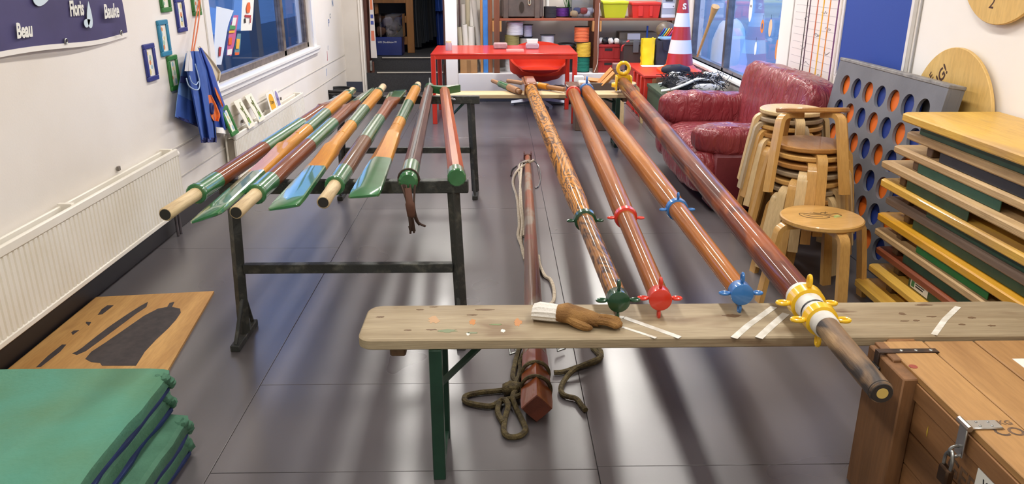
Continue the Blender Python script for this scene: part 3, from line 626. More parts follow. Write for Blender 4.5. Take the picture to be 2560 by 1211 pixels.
# ================================================================ MASTS
m_fig = wood('mast_figured', (204, 134, 40), (66, 40, 22), 'X', 3.6, .5, .4, .22, ring=22, bump=.08, spec=.12)
m_grey = wood('mast_figured_grey', (158, 108, 58), (66, 46, 34), 'X', 3.6, .5, .4, .22, ring=22, bump=.08, spec=.12)
m_red = om('mast_russet', (172, 100, 32), (122, 66, 20)); m_or = om('mast_amber', (188, 116, 34), (138, 76, 20)); m_dark = om('mast_dark', (132, 66, 34), (64, 40, 36), spots=[((150, 80, 36), 9, .54)])
fit = {'green': gpaint and paint('fitting_green', (24, 70, 44), .3, 0, .6), 'red': paint('fitting_red', (212, 52, 32), .32, 0, .6), 'blue': paint('fitting_blue', (48, 116, 186), .35, 0, .6), 'yellow': paint('fitting_yellow', (238, 190, 24), .3, 0, .6)}
def ears(t, o, m, x, r, which, size=.022):
    """eye lugs standing out from a collar: n up, s down, e/w to the sides"""
    for w in which:
        a = {'n': PI/2, 's': -PI/2, 'e': 0, 'w': PI}[w]
        Mx = T(x, 0, 0) @ RX(a)
        g = G().torus(size*.72, size*.30, Mx @ T(0, r+size*1.05, 0) @ RY(0), 18, 8, sc=(.75, 1.15))
        g.tube([(x, r-.004, 0), (x, r+size*.35, 0)], size*.34, 8, RX(a))
        part(o, 'eye_lug', g, m)
def ringloft(secs, n=28): return G().rings([[(x, r*math.cos(2*PI*k/n), r*math.sin(2*PI*k/n)) for k in range(n)] for x, r in secs])
def mast(label, near, far, zn, zf, secs, wm, M=None):
    a, e = P(*near, z=zn), P(*far, z=zf); M = along(a, e)
    t = thing('mast', label, 'mast', group='varnished masts laid across the two benches', M=M)
    L = (e-a).length
    part(t, 'spar', ringloft([(f*L if f <= 1 else f, r) for f, r in secs]), wm)
    return t, a, e, L
def endcap(t, col, r, size=.017):
    o = part(t, 'end_cap', ringloft([(0, r-.004), (.003, r), (.045, r), (.05, r-.003)]), fit[col]); ears(t, o, fit[col], .02, r, 'nsew', size); return o
def collar(t, col, x, r, which='ew', w=.03, size=.016):
    o = part(t, 'collar', ringloft([(x, r-.002), (x+.004, r+.010), (x+w, r+.013), (x+w+.004, r-.002)]), fit[col]); ears(t, o, fit[col], x+w*.5, r+.008, which, size); return o
ax = lambda a, e, px, py, z: (P(px, py, z=z)-a).dot((e-a).normalized())
ZN = .578
t, a, e, L = mast('figured amber mast with green fittings, leftmost of the four', (1548, 757), (1320, 206), ZN, .565, [(.004, .032), (.1, .034), (.19, .037), (.215, .045), (.3, .049), (.55, .053), (.9, .052), (.91, .056), (.995, .05), (1.0, .046)], m_fig)
part(t, 'spar_foot', ringloft([(.004, .0328), (.1*L, .0348), (.168*L, .0372)]), m_grey, 'greyer figured foot of the mast')
endcap(t, 'green', .036); collar(t, 'green', ax(a, e, 1467, 555, .575), .037)
part(t, 'far_cheek', G().b2(L*.9, L, -.055, .045, .03, .058, .006).b2(L*.9, L, .048, .062, -.05, .05, .004), wood('mast_cheek', (168, 100, 44), (104, 66, 40), 'X', 5, .3, .8))
t, a, e, L = mast('russet mast with red fittings, second from the left', (1652, 752), (1430, 226), ZN, .565, [(.004, .033), (.1, .035), (.19, .038), (.215, .046), (.3, .048), (.55, .051), (.985, .050), (1.0, .048)], m_red)
endcap(t, 'red', .037); collar(t, 'red', ax(a, e, 1572, 548, .575), .038); collar(t, 'red', L*.955, .052, '')
part(t, 'square_heel', G().b2(L*.965, L+.12, -.062, .062, -.045, .062, .008), wood('mast_heel', (112, 62, 34), (72, 42, 28), 'X', 5, .35, .7))
t, a, e, L = mast('amber mast with blue fittings, third from the left', (1857, 739), (1462, 222), ZN, .565, [(.004, .033), (.1, .036), (.205, .040), (.23, .050), (.3, .053), (.55, .058), (.99, .055), (1.0, .052)], m_or)
endcap(t, 'blue', .037); collar(t, 'blue', ax(a, e, 1690, 527, .575), .038, 'new'); collar(t, 'blue', L*.965, .056, 'n', .05, .03)
part(t, 'white_heel', G().b2(L+.01, L+.13, -.05, .05, -.03, .06, .008), paint('heel_pale', (224, 206, 186), .5))
a, e = P(2020, 762, z=.59), P(1557, 208, z=.575)
L = (e-a).length; M = along(a, e); t = thing('mast', 'dark red-brown mast with yellow fittings, rightmost, its bare end over the crate', 'mast', group='varnished masts laid across the two benches', M=M)
tipx = (P(2205, 986, z=.59)-a).dot((e-a)/L)
part(t, 'spar', ringloft([(.02, .044), (.06, .047), (.25*L, .054), (.5*L, .060), (L-.02, .058), (L, .055)]), m_dark)
bare = wood('bare_end', (168, 132, 90), (92, 74, 60), 'X', 4, .6, 0, .14, spots=[((54, 46, 42), 12, .53), ((186, 152, 108), 9, .62)], bump=.4)
tp = part(t, 'bare_tip', ringloft([(tipx, .025), (tipx+.006, .030), (tipx+.3, .033), (-.10, .035)]), bare, 'bare weathered wooden end')
part(tp, 'end_grain', ringloft([(tipx-.001, .014), (tipx+.001, .016)]), paint('endgrain_yellow', (200, 172, 92), .7)); part(tp, 'dark_rim', ringloft([(tipx-.0005, .0255), (tipx+.012, .0312)]), paint('endgrain_rim', (44, 38, 34), .7))
part(t, 'white_wrap', ringloft([(-.17, .034), (-.165, .038), (-.06, .040), (.02, .046), (.07, .048), (.072, .045)]), paint('wrap_white', (224, 222, 216), .6, c2=(206, 202, 194), ns=25))
part(t, 'tape_mark', ringloft([(-.062, .0402), (-.058, .041), (-.052, .0405)]), black)
collar(t, 'yellow', -.13, .038, 'ews', .035, .021); collar(t, 'yellow', -.01, .044, 'ewn', .045, .021)
yk = part(t, 'yoke', G().b2(L+.0, L+.012, -.072, .072, .02, .078, .003).b2(L-.10, L+.012, .06, .075, -.06, .075, .003).b2(L-.10, L+.012, -.075, -.06, .0, .075, .003), fit['yellow'])
part(yk, 'eye_ring', G().torus(.052, .018, T(L, 0, .138) @ RY(PI/2), 24, 10), fit['yellow'])
part(yk, 'bolt', G().tube([(L-.05, .07, -.01), (L-.05, .11, -.01)], [.026, .02], 8), fit['yellow'])
# the boom lying on the floor with its lines
a, e = P(1342, 1022, z=.062), P(1319, 392, z=.04); L = (e-a).length; M = along(a, e)
boomw = wood('boom_worn', (146, 84, 44), (96, 70, 52), 'X', 4, .45, .2, .05, spots=[((138, 122, 104), 11, .56), ((134, 62, 28), 13, .60)], bump=.3)
t = thing('boom', 'worn brown spar lying on the floor with a square butt end under the bench', 'spar', M=M)
sq = lambda x, r, n=16, e=1: [(x, math.copysign(abs(math.cos(q))**e, math.cos(q))*r, math.copysign(abs(math.sin(q))**e, math.sin(q))*r) for q in [2*PI*k/n for k in range(n)]]
part(t, 'spar', G().rings([sq(.42, .050, 16, 1.6), sq(.75, .046, 16, 1.2), sq(1.2, .043), sq(L*.7, .033), sq(L, .024)]), boomw)
part(t, 'butt', G().rings([sq(0, .057, 16, 1.9), sq(.05, .060, 16, 1.9), sq(.42, .052, 16, 1.8)]), wood('boom_butt', (150, 78, 36), (104, 52, 26), 'X', 4, .3, .6, .06, bump=.2))
part(t, 'end_point', G().rings([sq(-.004, .053, 16, 1.9), sq(.0, .057, 16, 1.9)]), wood('boom_end', (116, 56, 36), (84, 40, 26), 'X', 4, .5))
part(t, 'red_band', ringloft([(.62, .049), (.623, .051), (.71, .049), (.713, .046)]), fit['red'])
part(t, 'far_jaw', G().b2(L-.02, L+.06, -.036, -.025, -.015, .035, .003).b2(L-.02, L+.06, .025, .036, -.015, .035, .003).b2(L-.03, L, -.036, .036, -.022, .028, .003), wood('jaw_brown', (96, 48, 40), (70, 36, 30), 'X'))
lash = paint('tarred_rope', (96, 84, 52), .9, c2=(62, 52, 34), ns=50, bump=.5, bs=160)
part(t, 'lashing', G().torus(.057, .008, T(.14, 0, 0) @ RY(PI/2) @ RX(.15), 24, 6), lash); part(t, 'lashing', G().torus(.054, .008, T(.26, 0, 0) @ RY(PI/2), 24, 6), lash)
cordw = paint('line_white', (196, 184, 164), .85, c2=(168, 154, 134), ns=60)
def line(pts, r, z=None, n=7, k=6):
    return G().tube(cr([P(q[0], q[1], z=(q[2] if len(q) > 2 else (r+.002 if z is None else z))) for q in pts], k), r, n)
for k, (pts, r, lb) in enumerate((
    ([(1322, 402, .09), (1306, 412, .03), (1300, 470), (1301, 520), (1306, 560), (1302, 600), (1309, 640)], .010, 'pale line looped along the left of the floor spar, inner strand'),
    ([(1335, 400, .09), (1295, 425, .02), (1282, 455), (1292, 495), (1298, 560), (1295, 590), (1306, 620), (1312, 650)], .010, 'pale line looped along the left of the floor spar, outer strand'),
    ([(1316, 404, .08), (1298, 415), (1302, 480), (1307, 540), (1310, 590)], .008, 'pale line looped along the left of the floor spar, middle strand'),
    ([(1346, 640), (1350, 665), (1362, 690), (1376, 700), (1385, 725), (1384, 752), (1374, 762)], .010, 'pale line curving out at the right of the floor spar'),
    ([(1292, 415), (1280, 425), (1277, 440)], .005, 'dark thin line at the far end of the floor spar, left'),
    ([(1334, 402, .05), (1346, 415), (1352, 440), (1346, 465), (1338, 470)], .005, 'grey thin wire loop at the far end of the floor spar, right'))):
    solo('line', lb, 'rope', line(pts, r), [cordw, cordw, cordw, cordw, dark, galv][k], 'lines along the floor spar')
t = thing('mooring_rope', 'olive brown rope tangled at the left of the butt end on the floor', 'rope', P(1265, 1010, z=0))
part(t, 'strand', line([(1300, 868, .03), (1290, 900), (1282, 940), (1290, 960), (1262, 975), (1200, 982), (1166, 990), (1162, 1002), (1180, 1010), (1225, 1016), (1250, 1005), (1285, 995, .03), (1310, 985, .03), (1330, 978, .03)], .011), lash)
part(t, 'strand', line([(1300, 962, .03), (1282, 990, .035), (1290, 1020), (1305, 1050), (1314, 1075), (1300, 1090), (1275, 1093), (1260, 1080), (1262, 1050), (1270, 1015, .03), (1262, 1000, .03), (1250, 1005, .02), (1244, 1030), (1258, 1058)], .011), lash)
part(t, 'strand', line([(1322, 866, .05), (1312, 880, .04), (1300, 905), (1300, 930, .02), (1285, 965, .035), (1268, 975, .03)], .009), lash)
part(t, 'knot', G().ell(P(1278, 972, z=.035), (.07, .06, .05), .8, 14, 10, wr=.01, ws=40), lash)
solo('mooring_rope', 'olive brown rope lying in a curve to the right of the butt end', 'rope', line([(1385, 932), (1410, 930), (1445, 918), (1490, 905), (1503, 888), (1498, 875), (1480, 868), (1495, 885, .012), (1500, 895, .03), (1440, 922, .03), (1412, 950), (1402, 975), (1412, 990), (1440, 998), (1455, 1015), (1464, 1026)], .011), lash)
for px, py, lb in ((1283, 880, 'small steel shackle on the floor left of the spar under the bench'), (1402, 872, 'small steel shackle on the floor right of the spar under the bench')):
    p = P(px, py, z=.022); M = T(p.x, p.y, p.z) @ RZ(.6) @ RX(.9)
    t = thing('shackle', lb, 'shackle', group='steel shackles under the bench', M=M)
    part(t, 'bow', G().tube([(.016*math.cos(q), .024*math.sin(q), 0) for q in [k*PI/8-.2 for k in range(10)]], .005, 6), galv); part(t, 'pin', G().tube([(-.022, -.006, 0), (.022, -.006, 0)], .005, 6), galv)
# work glove on the bench
kn = paint('glove_tan', (168, 126, 70), .9, c2=(120, 84, 42), ns=14, bump=.5, bs=180); kw = paint('glove_cuff', (222, 218, 210), .9, bump=.4, bs=160)
ga, gb = P(1332, 785, z=BZ+.02), P(1500, 800, z=BZ+.02)
t = thing('work_glove', 'tan knitted work glove with a white ribbed cuff lying on the bench', 'glove', M=along(ga, gb))
def gsec(x, w, h, dy=0, dz=0, rib=0, n=24): return [(x, dy+w*math.cos(q)*(1+rib*math.cos(12*q)), dz+h*math.sin(q)*(1+rib*math.cos(12*q))) for q in [2*PI*k/n for k in range(n)]]
part(t, 'cuff', G().rings([gsec(0, .034, .022, .005, .006, .06), gsec(.02, .040, .026, .004, .01, .06), gsec(.07, .036, .026, 0, .01, .05), gsec(.10, .034, .024, 0, .008, .04)]), kw)
part(t, 'cuff_mouth', G().rings([gsec(-.001, .028, .017, .005, .006), gsec(.004, .028, .017, .005, .006)]), black)
part(t, 'palm', G().rings([gsec(.08, .036, .026, 0, .01), gsec(.11, .046, .030, .004, .012), gsec(.15, .043, .024, .002, .008), gsec(.19, .036, .022, -.004, .004), gsec(.215, .03, .018, -.006, 0)]), kn)
for k in range(4):
    dy = -.026+.014*k; part(t, 'finger', G().tube(cr([(.19, dy*.8-.004, .004), (.235, dy-.004, .008-.004*(k % 2)), (.27, dy*1.05-.006, .0), (.295-.012*abs(k-1.5), dy*1.1-.01, -.006)], 4), [.0115]*9+[.0105, .009, .007, .004], 8), kn)
part(t, 'thumb', G().tube(cr([(.12, -.030, .008), (.15, -.044, .0), (.18, -.05, -.006), (.20, -.05, -.008)], 4), [.014]*8+[.012, .011, .009, .007, .004], 8), kn)
# ================================================================ FLOOR, LEFT FOREGROUND
plyw = wood('plywood_sheet', (206, 160, 96), (178, 130, 72), 'Y', 3, .6, 0, .12, spots=[((150, 104, 58), 3, .66)], bump=.1)
c4 = [P(235, 743, z=.012), P(535, 728, z=.012), P(452, 870, z=.012)]
d = (c4[2]-c4[1]).normalized(); near = c4[1]+d*1.35
poly = [(c4[0].x+.01, c4[0].y), (c4[1].x, c4[1].y), (near.x, near.y), (-2.05, near.y)]
t = thing('plywood_sheet', 'worn plywood sheet with black paint marks lying on the floor by the radiator', 'board', (-1.75, 3.1, 0))
part(t, 'sheet', G().prism(poly, .0005, .012), plyw)
blkp = paint('paint_black_marks', (52, 46, 48), .7, c2=(66, 58, 58), ns=30)
def mark(pts): return G().prism([tuple(P(q[0], q[1], z=.0125)[:2]) for q in pts], .012, .0127)
for pts in ([(213, 898), (228, 880), (262, 858), (310, 825), (360, 790), (395, 772), (418, 768), (424, 758), (436, 755), (430, 768), (450, 772), (452, 782), (440, 800), (420, 822), (390, 850), (362, 880), (340, 915), (255, 915), (250, 908), (228, 906)],
            [(180, 884), (192, 888), (215, 878), (260, 845), (300, 815), (340, 785), (366, 768), (370, 755), (350, 766), (320, 785), (280, 812), (240, 842), (205, 870), (190, 880)],
            [(90, 919), (102, 918), (150, 880), (166, 862), (155, 862), (120, 890)], [(244, 788), (256, 786), (274, 772), (284, 764), (268, 764), (254, 774)], [(214, 808), (222, 815), (228, 806), (216, 805)], [(178, 832), (182, 838), (198, 826), (184, 827)]):
    part(t, 'paint_mark', mark(pts), blkp)
# foam mats in the corner
matg = paint('mat_green', (82, 146, 126), .8, c2=(86, 132, 102), ns=3.2, bump=.3, bs=70); matt = matg
mat2 = paint('mat_green_worn', (84, 134, 108), .8, c2=(62, 104, 82), ns=5, bump=.3, bs=70); matb = paint('mat_navy', (36, 54, 112), .75, c2=(28, 44, 88), ns=8)
mx, my = P(432, 915, z=.335).x, P(432, 915, z=.335).y
for k, (z0, dx, dy, lb) in enumerate(((.001, .03, .0, 'bottom green foam mat of the stack in the left foreground'), (.085, .045, -.015, 'second lowest green foam mat in the left foreground, sticking out to the right'), (.168, -.012, .008, 'second green foam mat from the top of the left foreground stack'), (.251, 0, 0, 'topmost green foam mat of the stack in the left foreground'))):
    t = thing('foam_mat', lb, 'mat', (-1.7, 1.3, z0), 'foam mats in the left foreground')
    def slab(za, zb, seed, gx=0):
        rr = random.Random(seed); x1, y1 = mx+dx+gx, my+dy
        pts = [(XL+.03, y1-.01), (XL+.5, y1+.003), (x1-.06, y1), (x1-.012, y1-.006)]+[(x1+rr.uniform(-.006, .006), y1-.03-.075*q) for q in range(20)]+[(x1, .2), (XL+.03, .2)]
        ins = lambda d: [(x-d*(x > -1.6), y-d*(y > 1.5)) for x, y in pts]
        return G().rings([[(x, y, z) for x, y in ins(dd)] for z, dd in ((za, .006), (za+.008, 0), (zb-.010, 0), (zb, .012))])
    part(t, 'core', slab(z0, z0+.028, k, -.006), matb, 'navy lower layer'); part(t, 'top_layer', slab(z0+.026, z0+.081, k+10), matt if k == 3 else mat2)
    g = G()
    for q in range(3): g.ell((mx+dx-.012+R.uniform(-.01, .008), my+dy-.02-.02*q, z0+.03+.02*q), (.04, .035, .03), .9, 10, 8, wr=.012, ws=50)
    part(t, 'torn_corner', g, mat2)

# ================================================================ CRATE, RIGHT FOREGROUND
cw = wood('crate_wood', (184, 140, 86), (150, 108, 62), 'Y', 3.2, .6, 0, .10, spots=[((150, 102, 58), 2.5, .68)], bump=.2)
cwd = wood('crate_wood_shaded', (152, 108, 66), (116, 80, 48), 'Y', 3.2, .65, 0, .10, spots=[((104, 70, 42), 2.5, .66)], bump=.2); cwz = wood('crate_batten_shaded', (140, 98, 60), (104, 72, 44), 'Z', 3.2, .65, 0, .10, bump=.2)  # darker copies of the lid wood; shadow on the sides is in the colour
cx, cy, cz = 1.168, 2.125, .50
t = thing('wooden_crate', 'large wooden chest with stencilled lid and padlock in the right foreground', 'crate', (1.6, 1.5, 0))
for k, (x0, x1) in enumerate(((cx+.012, 1.305), (1.309, 1.462), (1.466, 1.635), (1.639, 1.80), (1.804, 1.97), (1.974, 2.10))):
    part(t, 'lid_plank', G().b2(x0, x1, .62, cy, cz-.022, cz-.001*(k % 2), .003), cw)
part(t, 'lid_batten', G().b2(cx-.012, cx+.018, 2.005, cy, cz-.075, cz-.001, .003), cwz)
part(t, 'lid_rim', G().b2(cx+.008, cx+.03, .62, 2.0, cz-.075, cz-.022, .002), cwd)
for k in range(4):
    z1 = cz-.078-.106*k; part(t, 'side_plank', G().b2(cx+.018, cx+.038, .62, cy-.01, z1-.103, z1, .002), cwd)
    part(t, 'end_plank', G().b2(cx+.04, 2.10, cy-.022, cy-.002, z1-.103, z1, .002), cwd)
part(t, 'corner_batten', G().b2(cx-.030, cx+.018, 1.905, cy-.003, .0, cz-.01, .004), cwz); part(t, 'corner_batten', G().b2(cx-.030, cx+.018, .72, .9, .0, cz-.08, .004), cwz)
part(t, 'end_handle', G().b2(1.20, 1.29, cy, cy+.022, cz-.03, cz-.0, .006), cwd)
rust = paint('iron_dark', (58, 48, 44), .5, .6, c2=(86, 66, 54), ns=40)
hg = part(t, 'strap_hinge', G().b2(cx-.034, 1.315, 2.045, 2.070, cz-.001, cz+.003, .001).b2(cx-.036, cx-.031, 2.045, 2.07, cz-.10, cz+.003, .001), rust)
for x in (1.205, 1.25, 1.295): part(hg, 'rivet', G().ell((x, 2.057, cz+.003), (.012, .012, .006), 1, 10, 6), galv)
part(hg, 'latch', G().b2(cx-.040, cx-.030, 2.03, 2.075, cz-.15, cz-.04, .003), black)
hy = 1.655
hs = part(t, 'hasp', G().b2(cx-.002, cx+.085, hy-.020, hy+.018, cz, cz+.006, .002).b2(cx-.006, cx+.0, hy-.018, hy+.016, cz-.085, cz+.008, .002).tube([(cx-.004, hy-.026, cz+.006), (cx-.004, hy+.024, cz+.006)], .008, 8), paint('hasp_steel', (190, 190, 188), .28, .95))
for dx_, dy_ in ((.03, -.01), (.03, .008), (.06, -.01), (.06, .008)): part(hs, 'screw', G().ell((cx+dx_, hy+dy_, cz+.0065), (.007, .007, .004), 1, 8, 6), galv)
part(hs, 'staple', G().torus(.016, .004, T(cx-.012, hy, cz-.075) @ RX(PI/2), 16, 6), galv)
pk = part(t, 'padlock', G().b2(cx-.040, cx-.018, hy-.028, hy+.014, cz-.165, cz-.115, .005), paint('padlock_brass_dark', (72, 52, 36), .45, .7))
part(pk, 'padlock_bow', G().tube(cr([(cx-.029, hy-.022, cz-.116), (cx-.03, hy-.024, cz-.088), (cx-.026, hy-.008, cz-.070), (cx-.028, hy+.008, cz-.088), (cx-.029, hy+.008, cz-.116)]), .0045, 8), galv)
sten = paint('stencil_black', (70, 56, 48), .7, c2=(120, 92, 68), ns=40)
Ml = lambda x, y: basis((x, y, cz+.0003), (0, -1, 0), (1, 0, 0))
p = P(2524, 1081, z=cz); part(t, 'stencil', words('CO', .05, basis((p.x, p.y, cz+.0003), (1, 0, 0), (0, 1, 0)), 0, .001, .0006), sten)
p = P(2512, 1058, z=cz); part(t, 'stencil', words('KG', .026, basis((p.x, p.y, cz+.0003), (1, 0, 0), (0, 1, 0)), 0, .0005, .0006), sten)
p = P(2385, 1185, x=cx+.018); part(t, 'stencil', words('GEDU', .07, basis((cx+.0175, p.y-.06, p.z+.01), (0, -1, 0), (0, 0, 1)), 0, .001, .0006), sten)
p = P(2455, 1195, x=cx+.016); lab_ = part(t, 'paper_label', G().b2(cx+.0155, cx+.0178, p.y-.10, p.y+.02, p.z-.05, p.z+.014), wht)
part(lab_, 'label_writing', words('Voor', .03, basis((cx+.0150, p.y-.035, p.z-.012), (0, -1, 0), (0, 0, 1)), .15, .0008, .0005), dark)
p = P(2530, 898, z=cz); lab_ = part(t, 'paper_label', G().b2(p.x, p.x+.15, p.y-.07, p.y, cz, cz+.001), wht); part(lab_, 'label_print', words('i', .04, UP(p.x+.03, p.y-.03, cz+.0014)), dark)
part(t, 'red_spot', G().lathe([(.012, 0), (.012, .0006)], 14, T(*P(2283, 917, z=cz+.0002))), paint('spot_red', (150, 66, 50), .6)); part(t, 'paint_scratch', G().prism([(0, 0), (.003, .02), (.006, .0), (.004, -.016)], 0, .0006, basis((cx+.0175, 1.83, cz-.13), (0, -1, 0), (0, 0, 1))), paint('spot_yellow', (200, 172, 60), .6))

# ================================================================ STACK OF FOLDED TABLES AND BENCHES, RIGHT
nat = wood('plank_natural', (204, 172, 124), (170, 138, 96), 'Y', 5, .6, 0, .06, spots=[((128, 98, 70), 4, .68)], bump=.3); yel = wood('plank_yellow', (222, 178, 76), (198, 150, 60), 'Y', 4, .5, .2, .08, spots=[((180, 140, 84), 4, .62)], bump=.25)
yel2 = wood('plank_bright_yellow', (216, 160, 34), (188, 130, 26), 'Y', 4, .4, .3, .08, bump=.15); gry = wood('plank_grey', (146, 124, 106), (118, 98, 82), 'Y', 5, .65, 0, .06, bump=.3); brk = wood('plank_brick', (156, 82, 46), (120, 60, 36), 'Y', 5, .5, 0, .06, bump=.2)
gleg = [paint('leg_green', (34, 66, 46), .5, c2=(44, 78, 54), ns=12), paint('leg_navy', (36, 42, 52), .5, c2=(44, 50, 58), ns=12), paint('leg_teal', (30, 84, 68), .5, c2=(40, 92, 76), ns=12), paint('leg_bright_green', (30, 110, 46), .45, c2=(38, 122, 56), ns=12)]
blk = wood('block_brown', (104, 78, 54), (76, 56, 40), 'X', 5)
rows = [((2250, 280), .95, yel, 0, 0, 'yellow varnished folding table top, topmost of the stack on the right', .5, 1.6), ((2265, 328), .865, nat, 1, .16, 'grey-brown folding bench second from the top of the right stack, navy legs', .5, 1.6), ((2233, 362), .78, nat, 2, .10, 'natural wood folding table third from the top, teal leg rail beneath', .5, .62), ((2202, 400), .695, nat, 0, .12, 'natural wood folding table fourth from the top, dark green rail beneath', .5, .5),
        ((2200, 445), .61, yel, 0, .26, 'pale yellow folding table fifth from the top of the right stack', .5, 1.6), ((2212, 490), .525, gry, 0, .14, 'grey weathered folding table in the middle of the right stack', .5, .9), ((2192, 530), .44, yel2, 3, .24, 'bright yellow folding table in the middle of the right stack', .5, .55), ((2185, 568), .355, nat, 2, .16, 'natural wood folding table fourth from the bottom, bright green rail above it', .5, .6), ((2188, 615), .27, brk, 0, .2, 'thin brick-red folding table third from the bottom of the right stack', .5, 1.6), ((2170, 658), .185, yel, 0, .26, 'yellow folding bench second from the bottom, white sticker on its rail', .4, 1.6), ((2135, 695), .10, yel, 0, .1, 'yellow folding bench at the very bottom of the right stack', .26, 1.6)]
NR = len(rows)
for k, (px, z, wm, lc, din, lb, w, ll) in enumerate(rows):
    p = P(*px, z=z); x0, y1 = p.x, min(p.y, 3.725); x1 = min(2.366, x0+w); th = .038 if k in (0, 4, 6, 10) else .034; y0 = 1.42
    t = thing('folded_table', lb, 'table', ((x0+x1)/2, 2.5, z-th), 'folded tables stacked on the right', )
    r = .02 if k else .04
    poly = [(x0+r*(1-math.sin(q)), y1-r*(1-math.cos(q))) for q in (0, .4, .8, 1.2, PI/2)]+[(x0, y0), (x1, y0), (x1, y1)]
    cxm, cym = (x0+x1)/2, (y0+y1)/2; ins = lambda d: [(x+(d if x < cxm else -d), y+(d if y < cym else -d)) for x, y in poly]
    part(t, 'board', G().rings([[(x, y, h) for x, y in ins(d)] for h, d in ((z-th, .005), (z-th+.006, 0), (z-.006, 0), (z, .006))]), wm)
    if k < NR-1:
        zb = z-.085+.0005 if k else z-.0845
        gap = (z-th)-(rows[k+1][1])
        if gap > .012:
            nx = max(x0, P(*rows[k+1][0], z=rows[k+1][1]).x)
            part(t, 'end_block', G().b2(nx+.03, nx+.075, y1-.20, y1-.15, z-th-gap+.001, z-th, .004), blk); part(t, 'end_block', G().b2(x1-.09, x1-.03, y1-.20, y1-.12, z-th-gap+.001, z-th, .004), blk)
            ya = y1-.12-din
            rl = part(t, 'leg_rail', G().b2(nx+.018, nx+.022, max(y0, ya-ll), ya, z-th-gap+.003, z-th, .001).b2(nx+.018, nx+.05, max(y0, ya-ll), ya, z-th-.006, z-th-.001, .001), gleg[[0, 1, 2, 0, 0, 0, 3, 0, 0, 0][k]])
            part(t, 'far_rail', G().b2(x1-.05, x1-.045, max(y0, ya-ll), ya, z-th-gap+.003, z-th, .001), gleg[0])
            if k == 8:
                sk = part(rl, 'sticker', G().b2(nx+.0165, nx+.0178, ya-.17, ya-.02, z-th-gap+.008, z-th-.004).b2(nx+.016, nx+.0166, ya-.055, ya-.028, z-th-gap+.014, z-th-.010, 0, None, 1).b2(nx+.016, nx+.0166, ya-.14, ya-.062, z-th-.018, z-th-.013, 0, None, 2).b2(nx+.016, nx+.0166, ya-.13, ya-.065, z-th-.030, z-th-.023, 0, None, 2), [wht, paint('logo_green', (60, 130, 80), .6), dark])
    else:
        for yy in (y1-.3, y0+.4): part(t, 'floor_block', G().b2(x0+.03, x1-.03, yy-.04, yy+.04, .0, z-th, .004), blk)

# ================================================================ STOOLS
birch = [wood('birch_honey', (222, 176, 104), (198, 150, 82), 'X', 4, .42, .25, .12, bump=.05), wood('birch_pale', (226, 198, 146), (204, 172, 120), 'X', 4, .45, .15, .12, bump=.05), wood('birch_grey', (176, 156, 126), (148, 128, 100), 'X', 4, .5, 0, .12, bump=.05), wood('birch_brown', (190, 138, 72), (156, 106, 52), 'X', 4, .45, .2, .12, bump=.05)]
legm = [wood('leg_honey', (214, 168, 98), (192, 146, 80), 'Z', 4, .42, .25, .08, bump=.05), wood('leg_pale', (226, 198, 148), (206, 176, 126), 'Z', 4, .45, .15, .08, bump=.05), wood('leg_grey', (196, 178, 148), (172, 152, 122), 'Z', 4, .5, 0, .08, bump=.05)]
def stool(r=.18, h=.44, sm=0, lm=0, label='', M=None, group=None, legs=4):
    t = thing('stool', label, 'stool', group=group, M=M)
    part(t, 'seat', G().lathe([(.001, h-.026), (r-.006, h-.026), (r, h-.020), (r, h-.005), (r-.006, h), (.001, h)], 36), birch[sm])
    w, th = .050, .026
    for q in range(legs):
        path = [(r-.10, h-.040), (r-.02, h-.040)]+[(r-.02+.045*math.sin(a), h-.040-.045*(1-math.cos(a))) for a in (.4, .8, 1.2, PI/2)]+[(r+.045, h-.2), (r+.080, 0.0)]
        rings_ = []
        for i, (x, z) in enumerate(path):
            a_ = path[max(0, i-1)]; b_ = path[min(len(path)-1, i+1)]; dx, dz = b_[0]-a_[0], b_[1]-a_[1]; l = math.hypot(dx, dz); nx, nz = -dz/l*th/2, dx/l*th/2
            if i == len(path)-1: nx, nz = th/2, 0
            rings_.append([(x+nx, -w/2, z+nz), (x+nx, w/2, z+nz), (x-nx, w/2, z-nz), (x-nx, -w/2, z-nz)])
        part(t, 'leg', G().rings(rings_, True, RZ(PI/2*q*4/legs)), legm[lm])
    return t
protos = {}
def put(x, y, z, rot, sm, lm, label, group=None, r=.185, tilt=None):
    M = T(x, y, z) @ (tilt or Matrix()) @ RZ(rot)
    k = (sm, lm, r)
    if k not in protos: protos[k] = stool(r, .44, sm, lm, label, M, group); return protos[k]
    o = dup(protos[k], M, label)
    if group: o['group'] = group
    elif 'group' in o.keys(): del o['group']
    return o
ordn = ['bottom', 'second', 'third', 'fourth', 'fifth', 'sixth', 'seventh', 'eighth', 'ninth']
fp = P(2055, 541, z=.44)
s0 = put(fp.x, fp.y, 0, .12, 0, 0, 'birch stool with a pencil drawing on its seat, standing alone in front', r=.197)
ink = paint('pencil_dark', (96, 72, 40), .7)
Md = RZ(-.12) @ T(0, 0, .4403)
part(s0, 'drawing', strokes([cr([(-.10, .02), (-.09, .05), (-.03, .03), (.02, .01), (.03, -.02), (-.02, -.035), (-.08, -.02), (-.10, .02)], 4), cr([(-.04, .055), (0, .035), (.05, .03), (.09, .04), (.10, .01), (.06, -.01), (.03, .03), (.045, .07)], 4), cr([(-.08, .03), (-.05, .0), (0, -.01)], 4), cr([(-.02, .06), (.01, .045), (.02, .06), (.05, .055)], 4)], .0022, Md), ink)
part(s0, 'green_patch', G().prism([(.05, -.03), (.095, -.01), (.085, .02), (.055, .0)], 0, .0006, Md), paint('crayon_green', (178, 190, 112), .7))
bx, by = 1.665, 4.03
